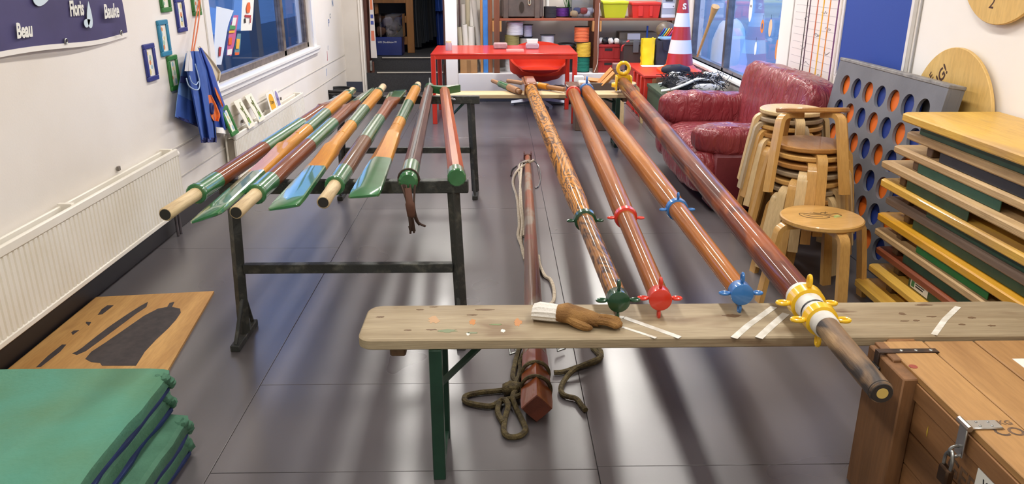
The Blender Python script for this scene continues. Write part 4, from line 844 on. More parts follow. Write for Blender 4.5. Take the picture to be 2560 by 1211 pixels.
for k in range(7):
    put(bx+R.uniform(-.006, .006), by+R.uniform(-.006, .006), .046*k, .25+.21*k, [3, 2, 0, 2, 3, 0, 3][k], [0, 1, 1, 0, 1, 0, 0][k], '%s stool from below in the nearer stack, birch with bent legs' % ('lowest' if k == 0 else ordn[k]), 'stools in the nearer stack')
put(bx+.01, by-.01, .455, .35, 3, 0, 'birch stool perched tilted on top of the nearer stack, seat edge-on', 'stools in the nearer stack', tilt=RX(-.17))
bx, by = 1.755, 4.60
for k in range(9):
    put(bx+R.uniform(-.006, .006), by+R.uniform(-.006, .006), .045*k, -.3-.17*k, [0, 3, 2, 3, 0, 3, 0, 2, 1][k], [0, 0, 1, 0, 0, 1, 0, 2, 1][k], '%s stool from below in the farther stack beside the armchair' % ('lowest' if k == 0 else ('topmost pale' if k == 8 else ordn[k])), 'stools in the farther stack')

# ================================================================ GIANT FOUR-IN-A-ROW BOARD
A0 = Vector((2.055, 3.775, .004)); Wd, Hd, Td = 1.27, 1.06, .085; ang = math.atan2(.15, 1.04)
Mg = basis(A0, (0, 1, 0), (math.sin(ang), 0, math.cos(ang)))      # local x to the far end, y up the board; +z faces the wall
ggr = paint('game_grey', (118, 120, 126), .5, c2=(106, 108, 114), ns=4, bump=.05); gedge = paint('game_edge_worn', (150, 148, 146), .6, c2=(110, 108, 108), ns=20)
t = thing('game_board', 'giant grey four-in-a-row board with round holes leaning on the right wall', 'game', M=Mg)
nx_, ny_ = 7, 6; px0, py0 = .085, .06; cwid = (Wd-2*px0)/nx_; chgt = (Hd-.02-2*py0)/ny_; hr = .062
def plate(z0, z1):
    g = G(); n = 24
    for i in range(nx_):
        for j in range(ny_):
            xa, xb = px0+cwid*i, px0+cwid*(i+1); ya, yb = py0+chgt*j, py0+chgt*(j+1); xc, yc = (xa+xb)/2, (ya+yb)/2
            o = []
            for k in range(n):
                q = 2*PI*k/n+PI/4; c_, s_ = math.cos(q), math.sin(q); m = max(abs(c_), abs(s_)); o.append((xc+c_/m*cwid/2, yc+s_/m*chgt/2))
            h = [(xc+hr*math.cos(2*PI*k/n+PI/4), yc+hr*math.sin(2*PI*k/n+PI/4)) for k in range(n)]
            g.rings([[(x, y, z0) for x, y in o], [(x, y, z0) for x, y in h], [(x, y, z1) for x, y in h], [(x, y, z1) for x, y in o]], False)
    g.b2(0, Wd, 0, py0, z0, z1).b2(0, Wd, Hd-.02-py0, Hd-.02, z0, z1).b2(0, px0, py0, Hd-.02-py0, z0, z1).b2(Wd-px0, Wd, py0, Hd-.02-py0, z0, z1)
    return g
part(t, 'front_plate', plate(0, .018), ggr); part(t, 'back_plate', G().b2(0, Wd, 0, Hd-.02, Td-.018, Td, .002), ggr)
part(t, 'top_rail', G().b2(-.004, Wd+.004, Hd-.02, Hd, -.003, Td+.003, .004), gedge); part(t, 'end_board', G().b2(-.001, .018, 0, Hd-.02, .018, Td-.018), ggr); part(t, 'end_board', G().b2(Wd-.018, Wd+.001, 0, Hd-.02, .018, Td-.018), ggr)
part(t, 'scuff', strokes([[(px0+cwid*.5-.03, Hd-.02-py0-chgt*.5-.04), (px0+cwid*.5, Hd-py0-chgt*.5)]], .006, T(0, 0, .066)), wht)
dorg, dblu = paint('disc_orange', (232, 112, 30), .5), paint('disc_blue', (34, 58, 136), .5)
names = ['top', 'second', 'third', 'fourth', 'fifth', 'bottom']; colsn = ['first', 'second', 'third', 'fourth', 'fifth', 'sixth', 'seventh']
base_d = None
for j in range(ny_):
    for i in range(nx_):
        if j == ny_-1 and i == 0: continue              # the empty place at the near end of the top row
        far = nx_-1-i; row = ny_-1-j; colr = 'orange' if (far+row) % 2 == 0 else 'blue'
        Mi = Mg @ T(px0+cwid*(i+.5), py0+chgt*(j+.5), .034)
        lb = '%s disc in the %s row of the game board, %s from the far end' % (colr, names[row], colsn[far])
        if base_d is None: base_d = {}
        if colr not in base_d: base_d[colr] = solo('game_disc', lb, 'disc', G().lathe([(.001, -.009), (.07, -.009), (.072, -.006), (.072, .006), (.07, .009), (.001, .009)], 30), dorg if colr == 'orange' else dblu, 'playing discs in the game board', M=Mi)
        else: dup(base_d[colr], Mi, lb)

# ================================================================ RIGHT WALL
t = thing('chart_board', 'white planning board with coloured vertical strips on the right wall', 'board', (XR, 5.95, .8))
ya, yb = 5.53, 6.40
part(t, 'panel', G().b2(XR-.012, XR-.001, ya, yb, .62, 2.2, .002), paint('chart_white', (238, 232, 228), .4)); part(t, 'edge_strip', G().b2(XR-.016, XR-.002, yb, yb+.02, .62, 2.2, .002), paint('chart_edge', (190, 186, 180), .5))
for px, c, w in ((2017, (58, 50, 52), .012), (2024, (74, 44, 66), .016), (2043, (196, 92, 40), .014), (2058, (232, 176, 40), .016), (2074, (222, 136, 40), .014), (2095, (104, 50, 104), .018)):
    p = P(px, 60, x=XR); part(t, 'coloured_strip', G().b2(XR-.0145, XR-.0115, p.y-w/2, p.y+w/2, .63, 2.2), paint('strip_%d_%d' % c[:2], c, .5))
g = G()
for k in range(26): z = .72+.055*k; g.b2(XR-.0128, XR-.0115, ya+.02, yb-.05, z, z+.003)
part(t, 'ruled_line', g, paint('rule_grey', (186, 182, 182), .6))
sc = paint('scribble_grey', (130, 130, 138), .6)
for k in range(16): y, z = R.uniform(ya+.08, yb-.12), R.choice([.85+.055*q for q in range(18)]); part(t, 'handwriting', strokes([cr([(i*.016, .014*R.uniform(-1, 1)) for i in range(7)], 3)], .002, WR(y, z, .0135)), sc)
t = thing('pin_board', 'plain royal blue pin board in a white frame on the right wall', 'board', (XR, 5.0, 1.0))
part(t, 'panel', G().b2(XR-.016, XR-.001, 4.56, 5.44, .90, 2.3, .002), paint('pinboard_blue', (34, 70, 160), .7, bump=.1, bs=300)); fw = paint('frame_white_alu', (228, 226, 224), .4)
part(t, 'frame_side', G().b2(XR-.024, XR-.001, 5.44, 5.475, .885, 2.3, .003), fw); part(t, 'frame_side', G().b2(XR-.024, XR-.001, 4.525, 4.56, .885, 2.3, .003), fw); part(t, 'frame_bottom', G().b2(XR-.024, XR-.001, 4.56, 5.44, .885, .90, .002), fw); part(t, 'wall_channel', G().b2(XR-.010, XR-.001, 4.475, 4.49, .6, 2.3, .002), paint('channel_grey', (170, 168, 166), .5))
dw = wood('disc_birch', (226, 190, 116), (214, 174, 98), 'Y', 2, .5, .1, .2, bump=.04)
c2 = P(2405, 250, x=XR-.03); 
t = thing('wooden_disc', 'large round birch disc with marker lettering, lower one on the right wall', 'disc', M=WR(3.98, .835, .022)); rd = .375
part(t, 'panel', G().lathe([(.001, 0), (rd-.003, 0), (rd, .003), (rd, .015), (rd-.003, .018), (.001, .018)], 64), dw)
mk = paint('marker_brown', (72, 40, 20), .6)
p = P(2362, 190, x=XR-.04); part(t, 'lettering', words('ING!', .085, T(3.98-p.y-.05, p.z-.835-.03, .0182) @ RZ(.95), .15, .002), mk); p = P(2330, 192, x=XR-.04); part(t, 'lettering', words('DE', .06, T(3.98-p.y-.02, p.z-.835-.02, .0182) @ RZ(.95), .1, .001), mk)
p = P(2425, 275, x=XR-.04); u0, v0 = 3.98-p.y, p.z-.835; rr = random.Random(5)
part(t, 'tape_strip', G().prism([(u0-.06, v0+.03), (u0+.18, v0-.0), (u0+.18, v0-.05), (u0-.06, v0-.05)], .0182, .0186), paint('tape_tan', (210, 176, 104), .5))
part(t, 'skyline_print', G().prism([(u0-.05, v0-.05)]+[(u0-.05+.013*k, v0-.03+rr.uniform(0, .016)+(.02 if k > 11 else 0)) for k in range(15)]+[(u0+.14, v0-.05)], .0187, .0190), mk)
t = thing('wooden_disc', 'large round birch disc at the top edge, upper one on the right wall', 'disc', M=WR(3.74, 1.70, .022)); part(t, 'panel', G().lathe([(.001, 0), (.36, 0), (.363, .003), (.363, .015), (.36, .018), (.001, .018)], 64), dw)
p = P(2480, 8, x=XR-.04); part(t, 'lettering', words('2', .075, T(3.74-p.y, p.z-1.70, .0182) @ RZ(-.1), .1, .001), mk)
# ================================================================ LEATHER ARMCHAIR
lea, t_, b_ = newmat('leather_maroon'); setp(b_, .27, 0, .15, .5)
v_ = obj_vec(t_); t_.links.new(ramp_n(t_, noise_n(t_, v_, 4, 4), [(.3, sl((130, 46, 54))), (.7, sl((150, 62, 68)))]), b_.inputs['Base Color'])
wv = noise_n(t_, obj_vec(t_, (1.6, 1.6, .5)), 7, 4, 1.6); bump_n(t_, b_, wv, .9, .045)
lead = paint('leather_maroon_side', (104, 34, 44), .45, c2=(116, 42, 52), ns=5, bump=.15, bs=120)
t = thing('armchair', 'wide maroon leather armchair with wrinkled cushions by the right wall', 'armchair', (1.85, 5.75, 0))
part(t, 'base', G().b2(1.46, 2.24, 5.08, 6.50, .03, .30, .03), lead)
part(t, 'seat_cushion', G().ell((1.76, 5.75, .335), (.80, 1.10, .20), .42, 90, 36, None, 0, .012, 7, (1, 30)), lea)
part(t, 'front_roll', G().ell((1.44, 5.75, .24), (.24, 1.22, .32), .6, 90, 36, None, 0, .014, 7, (1, 26)), lea)
part(t, 'backrest', G().ell((0, 0, 0), (.30, 1.44, .62), .36, 120, 56, T(2.12, 5.78, .585) @ RY(.18), 0, .014, 6, (1, 30)), lea)
part(t, 'arm_pad', G().ell((0, 0, 0), (.86, .27, .28), .55, 100, 40, T(1.76, 6.38, .50) @ RY(.03), 0, .012, 7, (0, 38)), lea)
part(t, 'arm_pad', G().ell((0, 0, 0), (.80, .27, .21), .55, 100, 40, T(1.72, 5.19, .485) @ RY(.03), 0, .010, 7, (0, 26)), lea)
part(t, 'arm_front', G().ell((1.40, 5.18, .28), (.18, .26, .30), .6, 24, 16, None, 0, .010, 8), lea)
part(t, 'arm_front', G().ell((1.42, 6.42, .28), (.18, .26, .34), .6, 24, 16, None, 0, .010, 8), lea)
part(t, 'arm_side', G().b2(1.44, 2.22, 5.06, 5.28, .02, .42, .03), lead); part(t, 'arm_side', G().b2(1.44, 2.22, 6.30, 6.53, .02, .42, .03), lead)
part(t, 'back_shell', G().b2(2.16, 2.30, 5.07, 6.45, .05, .62, .03), lead)

# ================================================================ RED TABLE AND CHAIR
rtab = paint('table_red', (196, 44, 26), .3, 0, .25, c2=(188, 38, 24), ns=6)
tx0, tx1, ty0, ty1, tz = -.715, .842, 8.36, 9.32, .75
t = thing('red_table', 'glossy red metal table with square legs at the far end of the room', 'table', ((tx0+tx1)/2, 8.85, 0))
part(t, 'table_top', G().b2(tx0, tx1, ty0, ty1, tz-.022, tz, .004), rtab)
part(t, 'apron', G().b2(tx0+.003, tx1-.003, ty0+.003, ty0+.035, tz-.06, tz-.022, .002).b2(tx0+.003, tx1-.003, ty1-.035, ty1-.003, tz-.06, tz-.022, .002).b2(tx0+.003, tx0+.035, ty0+.035, ty1-.035, tz-.06, tz-.022, .002).b2(tx1-.035, tx1-.003, ty0+.035, ty1-.035, tz-.06, tz-.022, .002), rtab)
for x in (tx0+.025, tx1-.025):
    for y in (ty0+.025, ty1-.025): part(t, 'leg', G().b2(x-.0245, x+.0245, y-.0245, y+.0245, 0, tz-.0225, .003), rtab)
def on(px, py, z): return P(px, py, z=z)
p = on(1122, 126, tz)
t = thing('jar', 'small glass jar with a pale lid at the left end of the red table', 'jar', p); k = .036
part(t, 'body', G().lathe([(.001, 0), (k, 0), (k, .07), (k*.8, .082), (.001, .082)], 16, T(*p)), paint('jar_dusty', (176, 150, 150), .25)); part(t, 'lid', G().lathe([(.001, .082), (k*.85, .082), (k*.85, .10), (.001, .10)], 16, T(*p)), paint('lid_cream', (214, 196, 150), .5))
p = on(1251, 123, tz); solo('sanding_block', 'greyish pink block lying on the red table left of the tubs', 'block', G().box((p.x, p.y+.05, p.z+.033), (.155, .09, .066), .012), paint('block_pink', (172, 140, 138), .7, c2=(156, 124, 122), ns=20))
p = on(1288, 130, tz); t = thing('tray', 'shallow pale pink tray on the red table', 'tray', p); part(t, 'base', G().box((p.x, p.y+.05, p.z+.004), (.19, .13, .008), .003), paint('tray_pale_pink', (226, 170, 160), .15)); part(t, 'rim', G().b2(p.x-.095, p.x+.095, p.y-.015, p.y-.009, p.z+.008, p.z+.022, .001).b2(p.x-.095, p.x+.095, p.y+.109, p.y+.115, p.z+.008, p.z+.022, .001), paint('tray_pale_pink', (226, 170, 160), .15))  # opaque glossy pale pink base with two low rims
p = on(1331, 123, tz); t = thing('tub', 'small white tub on a grey tub, on the red table', 'tub', p); part(t, 'lower_tub', G().box((p.x, p.y+.05, p.z+.03), (.145, .10, .06), .01), paint('tub_grey', (170, 156, 164), .3)); part(t, 'upper_tub', G().rings([[(p.x+sx*(.055+.008*q), p.y+.05+sy*.045, p.z+.06+.045*q) for sx, sy in ((-1, -1), (1, -1), (1, 1), (-1, 1))] for q in (0, 1)]), wht)
cp = Vector((P(1345, 258, z=0).x, 9.56, 0))
t = thing('bucket_chair', 'red bucket armchair on a grey star base behind the red table', 'chair', cp, )
cred = paint('chair_red', (204, 54, 26), .6, c2=(196, 48, 24), ns=8, spec=.25)
def shell(u, v):
    a = u*2*PI; bk = .5+.5*math.cos(a-PI/2)       # 1 at the back (+y)
    rim = .02+.32*bk**.8*(1 if bk > .12 else .6)
    r = .10+.23*min(1, v/.55) + .03*max(0, v-.55)
    z = .405 + .03*(1-min(1, v/.3)) + (rim*max(0, (v-.45)/.55)**1.25)
    return (cp.x+r*math.cos(a)*1.03, cp.y+r*math.sin(a)*.95+.03*max(0, (v-.5))*bk, z)
part(t, 'shell', G().sheet(shell, 40, 14, .03), cred)
part(t, 'seat_pad', G().ell((cp.x, cp.y-.03, .43), (.46, .44, .07), .7, 28, 12), cred)
part(t, 'under_shell', G().lathe([(.10, .30), (.24, .34), (.335, .43), (.342, .47), (.30, .44), (.12, .37)], 32, T(cp.x, cp.y, 0), sq=.95), paint('chair_red_dark', (176, 34, 24), .55))
gst = paint('star_base_grey', (134, 138, 150), .4, .5)
part(t, 'column', G().lathe([(.001, .03), (.03, .03), (.028, .34), (.001, .34)], 14, T(cp.x, cp.y, 0)), gst)
for a in (.12, PI-.12, PI/2+.3, -PI/2+.4): part(t, 'foot', G().tube([(cp.x, cp.y, .075), (cp.x+.34*math.cos(a), cp.y+.30*math.sin(a), .03)], [.034, .028], 4).b2(cp.x+.33*math.cos(a)-.02, cp.x+.33*math.cos(a)+.02, cp.y+.29*math.sin(a)-.02, cp.y+.29*math.sin(a)+.02, 0, .03, .003), gst)

# ================================================================ SHELVES AT THE FAR END
sw = wood('shelf_brown', (124, 72, 44), (92, 52, 32), 'Z', 5, .6, 0, .06, bump=.1); sb = wood('shelf_board', (156, 84, 56), (126, 66, 42), 'X', 5, .55, 0, .06, bump=.1); sp = wood('cleat_pine', (188, 138, 78), (160, 110, 58), 'Z', 5, .6)
SY = 9.97; PZ = .345
X = lambda px, y=SY: P(px, 100, y=y).x
Z = lambda py, y=SY: P(1400, py, y=y).z
t = thing('shelving', 'brown wooden shelving on the white plinth along the far wall', 'shelving', (1.0, 10.2, PZ))
for a, b in ((1235, 1249), (1485, 1498), (1688, 1700)):
    for yy in (SY, 10.50): part(t, 'post', G().b2(X(a), X(b), yy, yy+.045, PZ+.001, 2.0, .003), sw)
zs = Z(48)
part(t, 'shelf_board', G().b2(X(1249)+.002, X(1485)-.002, SY-.0, 10.55, zs-.018, zs+.008, .002), sb); part(t, 'shelf_board', G().b2(X(1498)+.002, X(1688)-.002, SY-.0, 10.55, zs-.018, zs+.008, .002), sb)
for a, b in ((1231, 1235), (1249, 1254), (1480, 1485), (1498, 1503)): part(t, 'cleat', G().b2(X(a), X(b), SY, 10.5, zs-.15, zs-.019, .002), sp)
ZS = zs+.009
def front_box(px0, px1, z0, z1, y, dep, taper=0, bev=.006):
    x0, x1 = X(px0, y), X(px1, y)
    if not taper: return G().b2(x0, x1, y, y+dep, z0, z1, bev)
    q = taper; return G().rings([[(x0+q*k, y+q*k, z), (x1-q*k, y+q*k, z), (x1-q*k, y+dep-q*k, z), (x0+q*k, y+dep-q*k, z)] for z, k in ((z0, 1), (z1, 0))])
def topz(py, y): return Z(py, y)
# rolls and planks stood in the left bay
paperm = [paint('roll_white', (226, 224, 218), .6), paint('roll_cream', (206, 198, 172), .6), paint('roll_grey', (190, 186, 178), .6)]
for k, (a, b, py, y, m, lean, lb) in enumerate(((1142, 1149, 12, 10.30, 0, 0, 'thin white paper roll at the left of the far plinth, back row'), (1153, 1165, 10, 10.30, 0, .0, 'tall white paper roll, second in the back row on the far plinth'), (1165, 1176, -8, 10.34, 1, 0, 'tall cream paper roll in the back row on the far plinth'), (1174, 1187, -6, 10.24, 0, -.02, 'tall white paper roll right of the cream one on the far plinth'), (1187, 1201, -10, 10.20, 2, .05, 'tall grey paper roll leaning beside the planks'),
                                      (1146, 1158, 67, 10.17, 1, .02, 'short cream paper roll, left of the front row'), (1158, 1172, 61, 10.17, 0, .015, 'short white paper roll, middle of the front row'), (1171, 1187, 66, 10.16, 0, 0, 'short white paper roll, right of the front row'))):
    x = (X(a, y)+X(b, y))/2; r = (X(b, y)-X(a, y))/2; z1 = topz(py, y)
    t = thing('paper_roll', lb, 'roll', (x, y, PZ), 'paper rolls on the far plinth')
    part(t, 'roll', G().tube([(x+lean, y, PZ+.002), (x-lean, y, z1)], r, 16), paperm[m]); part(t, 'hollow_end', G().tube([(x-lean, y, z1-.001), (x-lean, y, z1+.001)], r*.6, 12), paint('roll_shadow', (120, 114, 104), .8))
solo('stick', 'dark stick with a pinkish grip standing among the paper rolls', 'stick', G().tube([(X(1151, 10.24), 10.24, PZ), (X(1150, 10.24), 10.24, 1.3)], .012, 8), paint('stick_dark', (98, 78, 78), .6))
t = thing('cardboard_box', 'brown cardboard box with parcel tape under the red table', 'box', (X(1170, 9.96), 10.05, PZ))
part(t, 'carton', front_box(1149, 1192, PZ+.001, topz(130, 9.96), 9.96, .17, 0, .003), paint('cardboard', (172, 130, 84), .75, c2=(160, 118, 74), ns=5)); part(t, 'tape', G().b2(X(1166, 9.958), X(1176, 9.958), 9.957, 9.96, PZ+.01, topz(150, 9.96), .0005), paint('parcel_tape', (140, 104, 66), .4))
for a, b, m, lb, nm in ((1201, 1207, sp, 'narrow orange-brown plank standing left of the blue plank', 'plank'), (1208, 1220, paint('plank_blue', (48, 110, 180), .6, c2=(60, 124, 194), ns=14), 'bright blue painted plank standing beside the shelving', 'plank'), (1220, 1231, wood('plank_brown', (150, 90, 52), (120, 70, 38), 'Z', 5, .6), 'brown plank standing right of the blue plank', 'plank')):
    solo(nm, lb, 'plank', G().b2(X(a, 10.02), X(b, 10.02), 10.02, 10.06, PZ+.001, 1.95, .003), m, 'planks standing by the shelving')
t = thing('trunk', 'dark grey-brown trunk with ribs and metal clasps on the far shelf', 'trunk', (X(1303), 10.25, ZS)); tr = paint('trunk_brown', (74, 68, 62), .6, c2=(88, 80, 72), ns=10)
part(t, 'body', front_box(1252, 1357, ZS+.012, ZS+.40, 10.03, .42, 0, .01), tr)
for a, b in ((1258, 1271), (1336, 1349)): part(t, 'rib', front_box(a, b, ZS+.001, ZS+.402, 10.018, .44, 0, .004), paint('trunk_rib', (92, 82, 72), .6, c2=(80, 70, 62), ns=14))
part(t, 'lock_plate', G().prism([(.03*math.cos(q), .07*math.sin(q)) for q in [k*PI/8 for k in range(16)]], 0, .006, FC(X(1304, 10.02), 10.028, ZS+.13)), paint('lock_dark', (60, 56, 50), .4, .6)); part(t, 'clasp', G().torus(.024, .006, FC(X(1323, 10.02), 10.022, ZS+.19), 16, 6, sc=(.6, 1.4)), paint('clasp_brass', (206, 186, 140), .35, .8))
def spool(px0, px1, pyt, z0, y, m, lb, fl=None, wrapm=None, r_out=1.0):
    x = (X(px0, y)+X(px1, y))/2; r = (X(px1, y)-X(px0, y))/2; z1 = topz(pyt, y)
    t = thing('rope_spool', lb, 'spool', (x, y, z0), 'rope spools on the far shelving')
    g = G(); n = 10; pr = [(.001, z0+.006)]
    for k in range(n): z = z0+.008+(z1-z0-.016)*k/n; d = (z1-z0-.016)/n; pr += [(r*.955, z+d*.05), (r, z+d*.5), (r*.955, z+d*.95)]
    pr += [(.001, z1-.008)]
    part(t, 'winding', g.lathe(pr, 24, T(x, y, 0)), m)
    f = fl or black
    part(t, 'flange', G().lathe([(.001, z0+.0005), (r*.99*r_out, z0+.0005), (r*.99*r_out, z0+.008), (.001, z0+.008)], 24, T(x, y, 0)), f); part(t, 'flange', G().lathe([(.001, z1-.008), (r*.98*r_out, z1-.008), (r*.98*r_out, z1), (.001, z1)], 24, T(x, y, 0)), f)
    return z1
sm_ = lambda n, c, c2: paint('rope_'+n, c, .85, c2=c2, ns=30, st=(.3, .3, 6), bump=.4, bs=60)
rw_, rol, rgy, ror, rye, rte, rpu, rbk = sm_('white', (232, 232, 232), (218, 218, 220)), sm_('olive', (162, 152, 92), (138, 128, 74)), sm_('grey', (190, 184, 170), (172, 166, 152)), sm_('orange', (232, 104, 58), (226, 128, 84)), sm_('yellow', (232, 196, 72), (220, 180, 60)), sm_('teal', (18, 122, 104), (24, 104, 90)), sm_('purple', (104, 52, 146), (90, 42, 130)), sm_('black', (34, 34, 38), (46, 46, 50))
z1 = spool(1261, 1299, 87, PZ+.30, 10.16, rol, 'olive rope spool below the white one in the left bay', rol); spool(1266, 1308, 55, z1+.001, 10.16, rw_, 'large white rope spool, top of the left bay', rw_)
spool(1263, 1300, 145, PZ+.001, 10.16, rw_, 'white rope spool at the bottom of the left bay, behind the red chair', rw_); 
solo('crate_filler', 'grey box under the olive spool in the left bay, mostly behind the red table', 'box', front_box(1258, 1332, topz(144, 10.04), PZ+.299, 10.04, .30), paint('tub_dark_grey', (70, 70, 74), .6))
z1 = spool(1298, 1331, 93, PZ+.30, 10.20, rgy, 'grey rope spool, lower one right of the olive spool'); spool(1308, 1330, 61, z1+.001, 10.20, sm_('lilac', (176, 176, 196), (196, 196, 210)), 'pale lilac rope spool under a dark flange in the left bay', None, None, 1.25)
solo('carton', 'flat brown box under the white spool with a dark flange', 'box', front_box(1338, 1400, PZ+.001, PZ+.19, 10.04, .3), paint('cardboard', (172, 130, 84))); spool(1353, 1385, 86, PZ+.191, 10.2, rw_, 'white rope spool with a wide dark flange, middle of the shelf bay', paint('flange_dark', (52, 56, 60), .5), None, 1.22)
solo('coil', 'black coil of hose lying in the middle of the shelf bay', 'coil', G().torus(.095, .028, T(X(1417, 10.1), 10.14, PZ+.33), 24, 10).torus(.095, .028, T(X(1421, 10.1), 10.15, PZ+.275), 24, 10).lathe([(.001, PZ), (.10, PZ+.001), (.10, PZ+.247), (.001, PZ+.247)], 20, T(X(1419, 10.1), 10.145, 0)), black)
z1 = spool(1443, 1476, 141, PZ+.001, 10.10, rte, 'teal rope spool at the bottom right of the left bay'); z1 = spool(1441, 1478, 106, z1+.001, 10.10, rye, 'yellow rope spool between the orange and teal spools', rye); spool(1435, 1473, 66, z1+.001, 10.10, ror, 'orange rope spool on top of the yellow spool')
spool(1358, 1390, 16, ZS+.001, 10.12, rbk, 'black rope spool on the upper shelf beside the trunk'); spool(1386.5, 1421, 18, ZS+.001, 10.3, rpu, 'purple rope spool on the upper shelf', black)
solo('white_tube', 'short white tube with a red stripe standing behind the black spool', 'tube', G().tube([(X(1367, 10.42), 10.42, ZS+.001), (X(1367, 10.42), 10.42, ZS+.36)], .024, 12), wht)
t = thing('grass_bundle', 'bundle of artificial green leaves standing beside the purple spool', 'plant', (X(1414, 10.42), 10.42, ZS))
lf = paint('leaf_green', (38, 112, 44), .6, c2=(70, 130, 50), ns=9); rr = random.Random(3)
for k in range(12):
    x0 = X(1418, 10.42)+rr.uniform(-.03, .03); dx = rr.uniform(-.10, .04)
    part(t, 'leaf', G().tube(cr([(x0, 10.44, ZS+.002), (x0+dx*.3, 10.43, ZS+.15), (x0+dx, 10.41, ZS+.27+rr.uniform(-.04, .10))]), [.012]*6+[.014]*6+[.003], 5, flat=.3), lf)
def tub(px0, px1, z0, z1, y, dep, m, lb, name='storage_box', taper=.02, rim=True, cat='box', group='boxes on the far shelving'):
    t = thing(name, lb, cat, ((X(px0, y)+X(px1, y))/2, y+dep/2, z0), group)
    part(t, 'tub', front_box(px0, px1, z0, z1-.02, y, dep, taper), m)
    if rim: part(t, 'rim', front_box(px0-1.2, px1+1.2, z1-.035, z1, y-.01, dep+.02, 0, .008), m)
    return t
lime, rbox = paint('plastic_lime', (196, 206, 44), .4, c2=(188, 198, 40), ns=4), paint('plastic_red', (212, 50, 36), .42)
t = tub(1504, 1567, ZS+.001, topz(3, 10.03), 10.03, .38, lime, 'lime green plastic storage box on the upper shelf', taper=.035)
t = tub(1576, 1647, ZS+.001, topz(6, 10.03), 10.03, .38, rbox, 'red plastic storage box on the upper shelf', taper=.02)
for a, b in ((1592, 1604), (1620, 1628)): part(t, 'rib', front_box(a, b, ZS+.02, topz(14, 10.02), 10.028, .01, 0, .003), rbox)
t = thing('computer_case', 'silver computer tower at the right end of the upper shelf', 'computer', (X(1666, 10.03), 10.2, ZS)); pcm = paint('case_silver', (176, 180, 188), .4, .2, c2=(166, 170, 178), ns=6)
part(t, 'case', front_box(1649, 1685, ZS+.001, ZS+.40, 10.03, .40, 0, .008), pcm); part(t, 'drive_bay', front_box(1652, 1682, ZS+.115, ZS+.175, 10.024, .01, 0, .003), paint('case_light', (214, 216, 222), .4)); part(t, 'drive_slot', front_box(1658, 1676, ZS+.20, ZS+.215, 10.024, .01, 0, .002), dark); part(t, 'button', G().ell((X(1678, 10.02), 10.026, ZS+.14), (.02, .012, .02), 1, 10, 8), galv); part(t, 'foot_panel', front_box(1650, 1684, ZS+.004, ZS+.04, 10.024, .01, 0, .002), paint('case_light', (214, 216, 222), .4))
# clear box with odds and ends
t = thing('clear_box', 'clear plastic box of odds and ends on the upper shelf', 'box', (X(1453, 10.03), 10.2, ZS), 'boxes on the far shelving')
x0, x1 = X(1427, 10.03), X(1480, 10.03); cl = glass('clear_plastic', (.82, .84, .88)); zt = ZS+.30
part(t, 'shell', G().b2(x0, x1, 10.03, 10.034, ZS+.001, zt).b2(x0, x1, 10.39, 10.394, ZS+.001, zt).b2(x0, x0+.004, 10.034, 10.39, ZS+.001, zt).b2(x1-.004, x1, 10.034, 10.39, ZS+.001, zt).b2(x0+.004, x1-.004, 10.034, 10.39, ZS+.001, ZS+.006), cl)
part(t, 'lid', G().b2(x0-.008, x1+.008, 10.02, 10.40, zt, zt+.02, .004), paint('lid_frost', (190, 192, 198), .4))
for k, c in enumerate(((206, 176, 128), (70, 84, 120), (222, 214, 200), (170, 70, 70), (226, 226, 228), (190, 190, 196))): part(t, 'odds', G().ell((x0+.04+.04*k, 10.09+.02*(k % 3), ZS+.05+.035*(k % 2)), (.10, .10, .08), .7, 10, 8, wr=.006, ws=20), paint('odds_%d' % k, c, .7))
# right bay below
ctred = paint('crate_red', (160, 36, 36), .5, c2=(148, 30, 32), ns=6)
for k, (pa, pb, lb) in enumerate(((148, 183, 'lower red plastic crate in the right shelf bay'), (112, 148, 'upper red plastic crate with gloves on it in the right shelf bay'))):
    z0 = PZ+.001 if k == 0 else zc; zc = topz(pa if k == 0 else pb, 10.0) if k else topz(148, 10.0)
    t = thing('bottle_crate', lb, 'crate', (X(1521), 10.15, z0), 'red crates in the far shelving')
    if k == 0: z0 = PZ+.001
    zt = topz(148 if k == 0 else 112, 10.0)-.001
    part(t, 'body', front_box(1492, 1552, z0, zt-.02, 10.0, .34, 0, .006), ctred); part(t, 'rim', front_box(1491, 1553, zt-.03, zt, 9.99, .36, 0, .004), ctred)
    for a, b in ((1496, 1498), (1509, 1511), (1534, 1536), (1546, 1548)): part(t, 'rib', front_box(a, b, z0+.005, zt-.03, 9.994, .01, 0, .001), ctred)
    part(t, 'handle_hole', front_box(1513, 1532, zt-.075, zt-.045, 9.997, .006, 0, .001), dark); zc = zt+.001
gt = zc
for k in range(7):
    solo('glove', '%s crumpled work glove from the left, on the red crates' % ['first white', 'second white', 'third, black', 'fourth, navy', 'fifth white', 'sixth, black', 'seventh white'][k], 'glove', G().ell((X(1496+7.5*k, 10.1), 10.08+.05*(k % 2), gt+.04), (.07, .12, .075), .8, 14, 10, wr=.016, ws=30), [kw, kw, dark, paint('glove_navy', (40, 44, 60), .8), kw, dark, kw][k], 'crumpled gloves on the red crates')
t = thing('cable', 'thin white cable hanging down by the middle shelf post', 'cable', (X(1490), 9.9, .4)); part(t, 'wire', G().tube(cr([(X(1496, 9.96), 9.965, 1.2), (X(1495, 9.96), 9.96, .8), (X(1496, 9.96), 9.955, .5), (X(1488, 9.93), 9.93, .36)]), .003, 6), wht)
solo('brown_carton', 'open grey-brown carton behind the black tub in the right bay', 'box', front_box(1548, 1640, PZ+.001, topz(81, 10.2), 10.2, .28, 0, .006), paint('carton_grey_brown', (122, 112, 98), .8, c2=(106, 96, 84), ns=5))
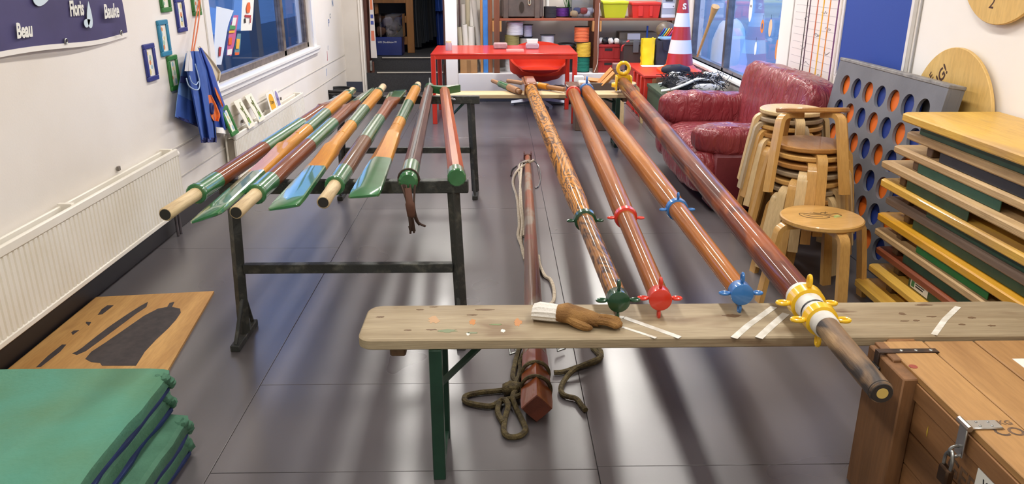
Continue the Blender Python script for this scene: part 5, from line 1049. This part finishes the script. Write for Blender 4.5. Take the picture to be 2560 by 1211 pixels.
solo('paper_sheet', 'pale printed sheets stuck up in front of the grey-brown carton', 'paper', front_box(1568, 1600, .6, topz(84, 10.17), 10.17, .012, 0, .002), paint('paper_lilac', (198, 196, 204), .7)); solo('blue_pen', 'upright blue stick rising above the cartons in the right bay', 'pen', G().tube([(X(1616, 10.15), 10.15, .5), (X(1617, 10.15), 10.15, topz(65, 10.15))], .012, 8), paint('pen_blue', (40, 80, 160), .5))
t = thing('tool_tub', 'charcoal plastic tub with a strap in the right shelf bay', 'tub', (X(1585, 9.95), 10.0, PZ)); chm = paint('tub_charcoal', (62, 62, 64), .5, c2=(54, 54, 56), ns=5)
ya_ = 9.72; za_ = P(1585, 176, y=ya_).z
part(t, 'tub', front_box(1559, 1612, za_, topz(108, ya_), ya_, .28, .018), chm); part(t, 'rim', front_box(1557, 1614, topz(114, ya_), topz(104, ya_), ya_-.012, .30, 0, .008), chm); part(t, 'strap', front_box(1584, 1598, topz(132, ya_), topz(103, ya_)+.004, ya_-.018, .02, 0, .003), paint('strap_slate', (88, 94, 104), .6))
part(t, 'red_handle', G().tube(cr([(X(1556, ya_), ya_+.02, topz(128, ya_)), (X(1557, ya_), ya_, topz(116, ya_)), (X(1566, ya_), ya_, topz(107, ya_)), (X(1573, ya_), ya_, topz(102, ya_))]), .012, 8), paint('handle_red', (190, 60, 60), .5))
solo('white_case', 'low white case under the charcoal tub', 'case', front_box(1566, 1604, 0.002, za_-.001, 9.70, .18, 0, .01), paint('case_white', (206, 208, 210), .5))
def bag(px0, px1, pyt, pyb, y, m, lb, dep=.2, seed=1):
    x0, x1 = X(px0, y), X(px1, y); zb, zt = P((px0+px1)/2, pyb, y=y).z, topz(pyt, y); rr = random.Random(seed); n = 8
    rs = []
    for z in range(n+1):
        f = z/n; w = (x1-x0)/2*(.94+.06*f); d = dep/2*(1-.35*f); ring = []
        for k in range(24):
            q = 2*PI*k/24; sg = lambda w_: math.copysign(abs(w_)**.45, w_)
            ring.append(((x0+x1)/2+w*sg(math.cos(q))+rr.uniform(-.006, .006), y+dep/2+d*sg(math.sin(q))+rr.uniform(-.006, .006), zb+(zt-zb)*f+(rr.uniform(-.012, .012) if z == n else 0)))
        rs.append(ring)
    t = thing('shopping_bag', lb, 'bag', ((x0+x1)/2, y+dep/2, zb), 'bags behind the traffic cone'); part(t, 'bag', G().rings(rs), m); return t, x0, x1, zb, zt
RBZ = .50
yb_ = P(1640, 165, z=RBZ).y
bag(1608, 1641, 98, 165, yb_, paint('bag_yellow', (240, 214, 20), .5, c2=(228, 200, 16), ns=8), 'bright yellow shopping bag behind the red case', .2, 2); t, x0, x1, zb, zt = bag(1640, 1690, 101, 165, yb_, paint('bag_navy', (30, 32, 48), .55, c2=(22, 24, 38), ns=6), 'dark navy shopping bag left of the cone', .2, 3); part(t, 'handle_loop', G().tube(cr([(x0+.08, yb_-.005, zt-.02), (x0+.09, yb_-.012, zt-.10), (x0+.15, yb_-.012, zt-.13), (x0+.2, yb_-.012, zt-.10), (x0+.21, yb_-.005, zt-.02)]), .007, 6), paint('strap_dark', (20, 22, 32), .6))
solo('cloth', 'pale blue folded cloth on top of the navy bag', 'cloth', G().ell((X(1668, yb_+.1), yb_+.1, zt+.02), (.22, .16, .05), .7, 20, 10, wr=.012, ws=14), paint('cloth_pale_blue', (140, 182, 216), .8))
t = thing('beach_ball', 'brown ball with a rainbow patch on top of the bags', 'ball', (X(1664, yb_+.1), yb_+.12, zt+.05)); bc = Vector((X(1664, yb_+.12), yb_+.13, topz(78, yb_)+.0)); part(t, 'ball', G().ell(bc, (.24, .20, .20), 1, 24, 16), paint('ball_brown', (96, 84, 70), .4))
for k, c in enumerate(((40, 50, 150), (60, 170, 200), (240, 210, 60), (236, 120, 60), (220, 60, 120))): part(t, 'stripe', G().tube([bc+Vector((-.06+.028*k+.05*math.sin(a), -.102*math.cos(a*.9), .075*math.sin(a)-.01)) for a in [-.7+.2*q for q in range(7)]], .013, 6, flat=.5), paint('rainbow_%d' % k, c, .5))
solo('racket', 'black framed racket leaning in the corner right of the shelving', 'racket', G().torus(.10, .010, basis((X(1698, 10.1), 10.1, topz(50, 10.1)), (1, .2, .1), (.25, .1, 1)), 28, 8, sc=(.5, 1.25)).tube([(X(1695, 10.1), 10.1, topz(74, 10.1)), (X(1692, 10.05), 10.05, topz(110, 10.05))], .011, 8), black)

# ================================================================ RIGHT REAR: CASES, CONE, NET
rcase = paint('case_red', (200, 52, 36), .5, c2=(184, 42, 32), ns=6); rwood = wood('case_brown', (150, 98, 58), (120, 76, 44), 'X', 5, .6)
t = thing('red_case', 'red painted case with brown front carrying the traffic cone', 'case', (1.95, 8.9, 0))
part(t, 'body', G().b2(1.60, 2.27, 8.52, yb_+.42, .0, RBZ-.03, .006), rcase); part(t, 'lid', G().b2(1.585, 2.28, 8.50, yb_+.43, RBZ-.03, RBZ, .005), rcase); part(t, 'front_panel', G().b2(1.68, 2.26, 8.495, 8.52, .06, RBZ-.035, .003), rwood); part(t, 'clasp', G().b2(1.72, 1.83, 8.488, 8.497, .38, RBZ-.02, .003), wood('clasp_brown', (112, 78, 52), (90, 62, 40), 'X'))
for y in (8.62, 8.85, 9.1): part(t, 'side_batten', G().b2(1.575, 1.60, y, y+.05, .02, RBZ-.03, .003), rcase)
solo('paper_sheet', 'white paper sheets on the red case behind the cone', 'paper', G().b2(1.70, 2.02, yb_-.14, yb_-.01, RBZ+.001, RBZ+.010, .002), wht)
cb = P(1713, 186, z=RBZ); cb = Vector((cb.x-.03, 8.78, RBZ)); co = paint('cone_orange', (232, 84, 40), .4); cr_, cw_ = paint('cone_red', (176, 44, 46), .35, c2=(164, 38, 42), ns=5), paint('cone_white', (214, 216, 222), .3)
t = thing('traffic_cone', 'red and white striped traffic cone standing on the red case', 'cone', cb)
part(t, 'base', G().rings([[(cb.x+w*math.copysign(abs(math.cos(q))**.35, math.cos(q)), cb.y+w*math.copysign(abs(math.sin(q))**.35, math.sin(q)), RBZ+z) for q in [2*PI*k/32 for k in range(32)]] for w, z in ((.225, .001), (.228, .03), (.19, .045), (.165, .055))]), co)
hz = lambda py: P(1713, py, y=cb.y-.06).z; r_at = lambda z: .155-(z-RBZ-.05)*.148
zl = [RBZ+.054, hz(163), hz(134), hz(100), hz(67), hz(33), hz(-14), RBZ+1.0]
for k in range(7):
    if k == 0: part(t, 'skirt', G().lathe([(.19, zl[0]-.006), (.165, zl[0]+.02), (r_at(zl[1])+.004, zl[1])], 32, T(cb.x, cb.y, 0)), co)
    else: part(t, 'band', G().lathe([(r_at(zl[k]), zl[k]), (r_at(zl[k+1]), zl[k+1])], 32, T(cb.x, cb.y, 0)), [None, cr_, cw_, cr_, cw_, cr_, cw_][k])
zz = hz(17); part(t, 'emblem', words('S', .085, FC(cb.x+.0, cb.y-r_at(zz)-.003, zz), 0, .004), wht)
gch = paint('chest_green', (70, 88, 66), .6, c2=(60, 76, 58), ns=5, bump=.05)
t = thing('green_chest', 'dark green wooden chest with the net on it by the window', 'chest', (1.9, 8.0, 0))
gy0 = P(1690, 243, z=.42).y; gx0 = P(1640, 225, z=.42).x
part(t, 'body', G().b2(gx0+.006, 2.27, gy0+.006, 8.46, .0, .40, .004), gch); part(t, 'lid', G().b2(gx0, 2.28, gy0, 8.48, .385, .42, .003), gch); part(t, 'front_rim', G().b2(gx0+.05, 2.27, gy0-.008, gy0, .35, .40, .002), paint('chest_green_dark', (24, 60, 44), .5)); part(t, 'label_plate', G().b2(gx0+.14, gx0+.26, gy0-.011, gy0-.007, .365, .382, .001), paint('plate_sage', (110, 136, 110), .6))
t = thing('low_bench', 'low dark chest with a slate grey top behind the armchair', 'chest', (1.9, 7.2, 0))
part(t, 'top', G().b2(gx0+.06, 2.27, 6.66, gy0-.03, .325, .345, .003), paint('top_slate', (96, 106, 122), .5, c2=(84, 92, 108), ns=4)); part(t, 'body', G().b2(gx0+.075, 2.26, 6.68, gy0-.04, .0, .325, .003), gch)
# net, lines and boat cover heaped on the green chest
t = thing('net_bundle', 'heap of black netting with white bands on the green chest', 'net', (1.95, 7.9, .42)); nb = paint('net_black', (24, 24, 30), .8)
part(t, 'heap', G().ell((1.96, 7.86, .49), (.56, .42, .13), .8, 30, 14, None, 0, .035, 9), nb)
part(t, 'white_band', G().tube(cr([(1.62, 7.70, .45), (1.72, 7.66, .475), (1.84, 7.66, .52), (1.96, 7.68, .565), (2.10, 7.72, .55), (2.24, 7.74, .52)]), .028, 8, flat=.5), wht); part(t, 'white_band', G().ell((2.06, 7.66, .49), (.30, .05, .07), .8, 18, 10, wr=.01, ws=16), wht); part(t, 'white_cloth', G().ell((1.84, 8.05, .55), (.18, .12, .08), .8, 18, 10, wr=.02, ws=14), wht); part(t, 'white_cloth', G().ell((2.16, 7.98, .56), (.14, .12, .09), .8, 18, 10, wr=.02, ws=14), wht); part(t, 'dark_cover', G().ell((1.86, 8.18, .60), (.30, .14, .10), .8, 18, 10, wr=.02, ws=14), paint('cover_navy', (22, 24, 40), .7))
g = G(); rr = random.Random(12)
for k in range(90):
    x, y = rr.uniform(1.70, 2.22), rr.uniform(7.66, 7.98); pts = [(x+rr.uniform(-.12, .12), y+rr.uniform(-.10, .12), .53+rr.uniform(-.08, .09)) for _ in range(5)]; g.tube(cr(pts, 4), .003, 4)
part(t, 'net_strand', g, nb, kind='stuff'); g = G()
for k in range(14):
    x, y = rr.uniform(1.68, 2.2), rr.uniform(7.64, 7.9); pts = [(x+rr.uniform(-.10, .10), y+rr.uniform(-.06, .06), .52+rr.uniform(-.03, .08)) for _ in range(4)]; g.tube(cr(pts, 4), .006, 5)
part(t, 'grey_cord', g, paint('cord_grey', (150, 150, 152), .8), kind='stuff')
solo('orange_line', 'salmon orange line coiled at the left of the net on the green chest', 'rope', G().tube(cr([(gx0+.08, 7.75, .432), (gx0+.16, 7.80, .435), (gx0+.24, 7.84, .44), (gx0+.28, 7.92, .45), (gx0+.34, 7.90, .455), (gx0+.30, 7.82, .45), (gx0+.22, 7.80, .447), (gx0+.14, 7.79, .446), (gx0+.07, 7.78, .436)]), .012, 7), paint('line_salmon', (206, 122, 92), .8))
solo('white_stick', 'short white stick on the back edge of the green chest', 'stick', G().tube([(gx0+.10, 8.36, .431), (gx0+.30, 8.44, .431)], .010, 6), wht)
# things seen through and at the right window
bw = wood('bat_wood', (214, 176, 112), (190, 150, 88), 'Z', 4, .5)
a, e = P(1757, 104, x=2.30), P(1789, 16, x=2.345)
solo('wooden_bat', 'pale wooden bat with a flared end leaning at the right window', 'bat', G().tube([a+(a-e)*.45, a, a.lerp(e, .5), a.lerp(e, .8), e], [.012, .016, .018, .03, .045], 14), bw)
for k, (px, py, rx, rz, c, lb) in enumerate(((1877, 25, .05, .11, (236, 238, 240), 'tall white paper ghost with two dark eyes on the right window'), (1906, 66, .045, .06, (222, 130, 60), 'orange paper ring hanging on the right window'), (1926, 70, .045, .075, (222, 188, 158), 'peach paper oval hanging on the right window'), (1942, 124, .035, .085, (216, 140, 82), 'orange paper oval at the lower right of the right window'), (1889, 121, .03, .06, (236, 238, 240), 'small white paper oval low on the right window'))):
    p = P(px, py, x=2.43); t = thing('paper_cutout', lb, 'cutout', group='paper cut-outs on the right window', M=basis(p, (0, -1, 0), (0, 0, 1)))
    part(t, 'sheet', G().prism([(rx*math.cos(q), rz*math.sin(q)) for q in [2*PI*i/24 for i in range(24)]], 0, .002), paint('cutout_%d' % k, c, .7))
    if k == 0:
        for ex in (-.014, .014): part(t, 'eye', G().prism([(ex+.008*math.cos(q), .035+.014*math.sin(q)) for q in [2*PI*i/10 for i in range(10)]], .002, .003), dark)
    if k == 1: part(t, 'centre', G().prism([(.02*math.cos(q), .028*math.sin(q)) for q in [2*PI*i/14 for i in range(14)]], .002, .003), paint('centre_blue', (70, 96, 150), .7))
    part(t, 'thread', G().tube([(0, rz, .001), (0, rz+.04, .001)], .0015, 4), dark)
solo('plastic_sack', 'translucent white plastic sack standing outside behind the right window', 'sack', G().ell((2.85, 9.75, .52), (.42, .45, 1.0), .8, 24, 16, None, 0, .04, 6), paint('sack_white', (214, 222, 232), .5)); struct('ledge_yard', G().b2(2.56, 3.4, 6.0, 12, -.2, .02), paint('yard_snow', (205, 212, 222)))

# ================================================================ ON AND AROUND THE FAR BENCH
pd = wood('paddle_wood', (176, 128, 82), (140, 96, 58), 'X', 5, .6); FBZ = .50
def small_paddle(a, e, zr, cuts, lb, gm):
    A, E_ = P(*a, z=FBZ+zr), P(*e, z=FBZ+zr); L = (E_-A).length; M = along(A, E_)
    t = thing('canoe_paddle', lb, 'paddle', group='short paddles on the far bench', M=M)
    part(t, 'handle', ringloft([(0, .012), (.006, .019), (cuts[0]*L, .021)], 14), pd); part(t, 'green_band', ringloft([(cuts[0]*L, .032), (cuts[1]*L, .033)], 14), gpaint); part(t, 'loom', ringloft([(cuts[1]*L, .032), (cuts[2]*L, .03)], 14), w_or if gm else pd); part(t, 'end', ringloft([(cuts[2]*L, .022), (L-.004, .022), (L, .016)], 14), pd)
small_paddle((1231, 202), (1301, 230), .034, (.30, .62, .92), 'short brown handle with a green band, left one on the far bench', 0); small_paddle((1268, 202), (1412, 224), .034, (.34, .58, .72), 'longer handle with green and orange bands on the far bench', 1)
p = P(1447, 216, z=FBZ); 
t = thing('timber_tray', 'brown box of orange varnished timber pieces behind the far bench', 'timber', (p.x+.2, 8.0, 0)); osl = wood('slat_orange', (224, 148, 62), (196, 116, 40), 'X', 4, .4, .4, .08)
part(t, 'crate', G().b2(P(1440, 215, y=7.95).x, P(1545, 215, y=7.95).x, 7.95, 8.22, 0.001, P(1447, 208, y=7.95).z, .005), paint('tray_brown', (96, 76, 62), .7))
for (a, e, y) in (((1493, 213), (1531, 172), 8.0), ((1504, 214), (1536, 182), 7.97), ((1462, 199), (1498, 203), 8.02)): part(t, 'slat', G().tube([P(*a, y=y), P(*e, y=y)], .028, 4), osl)
solo('white_carton', 'small white carton standing on the brown box at the red masthead', 'box', G().b2(P(1437, 204, y=7.97).x, P(1460, 204, y=7.97).x, 7.97, 8.09, P(1447, 208, y=7.95).z+.001, P(1447, 192, y=7.97).z, .004), paint('carton_white', (226, 222, 214), .6))
q = P(1590, 203, z=.44); st_ = dup(protos[(1, 1, .185)], T(q.x-.2, q.y-.1, 0), 'pale birch stool far back between the yellow mast ring and the red case'); del st_['group']
solo('wood_post', 'rough dark wooden block standing behind the far bench by the yellow ring', 'block', G().b2(P(1527, 190, y=8.35).x, P(1552, 190, y=8.35).x, 8.35, 8.5, .001, P(1540, 176, y=8.35).z, .01), wood('block_rough', (112, 84, 70), (80, 58, 50), 'Z', 5, .7, bump=.4))
solo('brick', 'greyish red brick shape on the dark wooden block', 'block', G().b2(P(1534, 170, y=8.36).x, P(1562, 170, y=8.36).x, 8.36, 8.48, P(1540, 175.5, y=8.35).z, P(1540, 160, y=8.36).z, .004), paint('brick_pink', (138, 106, 100), .8, c2=(120, 90, 86), ns=16))
p = P(1519, 275, z=0); bcen = Vector((p.x, p.y+.02, .108))
t = thing('football', 'white football with dark seams on the floor under the far bench', 'ball', (bcen.x, bcen.y, 0)); part(t, 'ball', G().ell(bcen, (.215, .215, .215), 1, 28, 20), paint('ball_white', (222, 222, 220), .45))
for k in range(5): part(t, 'seam', G().torus(.1065, .0035, T(*bcen) @ RZ(k*1.3) @ RX(.5+k*.55), 36, 5), paint('seam_slate', (70, 84, 110), .5))
solo('brown_bag', 'dark brown leather bag on the floor under the red table', 'bag', G().ell((P(1398, 262, z=0).x+.05, 9.74, .11), (.30, .24, .22), .7, 24, 14, None, 0, .025, 8), paint('bag_brown', (70, 48, 40), .6, c2=(56, 38, 32), ns=6)); 
p = P(1462, 270, z=0); solo('cloth_sack', 'beige cloth sack on the floor behind the blue masthead', 'sack', G().ell((p.x, p.y+.1, .10), (.26, .26, .2), .7, 20, 12, None, 0, .02, 9), paint('sack_beige', (176, 160, 138), .8))
p = P(846, 219, y=9.7)
t = thing('bucket', 'black plastic bucket on the floor in the far left corner', 'bucket', (p.x, 9.7, 0)); part(t, 'pail', G().lathe([(.001, .002), (.14, .002), (.178, p.z-.03), (.165, p.z-.032), (.13, .02), (.001, .02)], 28, T(p.x, 9.7, 0)), black); part(t, 'rim', G().torus(.180, .013, T(p.x, 9.7, p.z-.02), 32, 8), black); part(t, 'handle', G().tube([(p.x-.185*math.cos(q), 9.7-.185*math.sin(q), p.z-.06+.01*math.sin(q)) for q in [k*PI/12 for k in range(13)]], .004, 5), galv)
# ================================================================ IN THE DARK STORE
rk = wood('rack_pine', (150, 100, 48), (118, 76, 34), 'Z', 5, .6); RY_ = 11.75; RZ_ = .426
XX = lambda px, y=RY_: P(px, 80, y=y).x
ZZ = lambda py, y=RY_: P(1000, py, y=y).z
t = thing('wooden_rack', 'rough pine rack with cross boards in the dark store', 'rack', (XX(1000), RY_, RZ_))
part(t, 'post', G().b2(XX(1017), XX(1035), RY_, RY_+.06, RZ_, 2.3, .003), rk); part(t, 'post', G().b2(XX(937), XX(946), RY_+.1, RY_+.16, RZ_, 2.3, .003), rk)
for a, b in ((-4, 8), (40, 57), (92, 112)): part(t, 'cross_board', G().b2(XX(937), XX(1017), RY_+.01, RY_+.05, ZZ(b), ZZ(a), .003), rk)
for pa, pb, m, lb, nm in ((93, 141, paint('crate_blue', (30, 46, 110), .5, c2=(24, 38, 96), ns=5), 'dark blue plastic crate with white lettering on the store floor', 'storage_crate'), (36, 92, None, 'greyish clear crate of clothing on top of the blue crate', 'clear_crate')):
    y = 11.35; x0, x1 = P(939, 100, y=y).x, P(1004 if m else 1008, 100, y=y).x; z0 = (RZ_+.001) if m else zc2; z1 = P(970, pa, y=y).z; zc2 = z1+.001
    t = thing(nm, lb, 'crate', ((x0+x1)/2, y+.15, z0))
    if m: part(t, 'tub', G().b2(x0, x1, y, y+.32, z0, z1, .008), m); part(t, 'lettering', words('HO Doublesw IV', .038, FC((x0+x1)/2-.02, y-.001, z1-.07)), wht)
    else:
        part(t, 'shell', G().b2(x0, x1, y, y+.004, z0, z1).b2(x0, x1, y+.316, y+.32, z0, z1).b2(x0, x0+.004, y+.004, y+.316, z0, z1).b2(x1-.004, x1, y+.004, y+.316, z0, z1), glass('clear_plastic_dim', (.7, .7, .74)))
        for k, c in enumerate(((150, 110, 80), (60, 62, 90), (168, 160, 160), (190, 182, 176), (120, 116, 120), (60, 62, 90))): part(t, 'clothing', G().ell((x0+.07+.05*k, y+.12+.04*(k % 2), z0+.075+.06*(k % 3)), (.15, .2, .14), .8, 12, 8, wr=.02, ws=14), paint('clothes_%d' % k, c, .8))
for k, (px, pyb, c) in enumerate(((1042, 118, (38, 40, 44)), (1052, 108, (32, 36, 42)), (1062, 104, (36, 42, 52)), (1072, 100, (30, 34, 44)), (1082, 92, (28, 34, 52)), (1096, 28, (36, 74, 160)), (1106, 26, (40, 84, 180)), (1098, 112, (32, 60, 140)), (1108, 114, (36, 72, 160)))):
    y = 12.2+.06*k; x = P(px, 60, y=y).x; zb = P(px, pyb, y=y).z; w = .05
    solo('wetsuit', ('%s dark wetsuit from the left in the dark store' % ['first', 'second', 'third', 'fourth', 'fifth'][k]) if k < 5 else '%s blue rain suit at the right of the dark store' % ['upper left', 'upper right', 'lower left', 'lower right'][k-5], 'clothing', G().sheet(lambda u, v: (x-w+2*w*u+.01*math.sin(v*7), y+.02*math.sin(u*9+k), 2.0-(2.0-zb)*v), 10, 8, .012), paint('suit_%d' % c[2], c, .6), 'wetsuits hanging in the dark store' if k < 5 else 'blue rain suits hanging in the dark store')
pst = thing('poster_strip', 'narrow white strip with blue and orange print hanging on the store door', 'poster', (-1.72, 10.84, 0))
f = lambda u, v: (lambda q: (q.x, q.y+.01*math.sin(v*6), q.z))(P(922+6*v+u*(9+6*v), -10+v*155, y=10.82-.0*u))
part(pst, 'strip', G().sheet(f, 4, 12, .003), paint('strip_white', (206, 200, 198), .6))
for (v0, v1, c) in ((.05, .22, (206, 120, 84)), (.30, .36, (60, 76, 150)), (.40, .46, (60, 76, 150)), (.56, .72, (200, 110, 84))): part(pst, 'print', G().sheet(lambda u, v: (lambda q: (q[0], q[1]-.004, q[2]))(f(.2+.6*u, v0+(v1-v0)*v)), 3, 3, .002), paint('strip_print_%d' % c[0], c, .6))
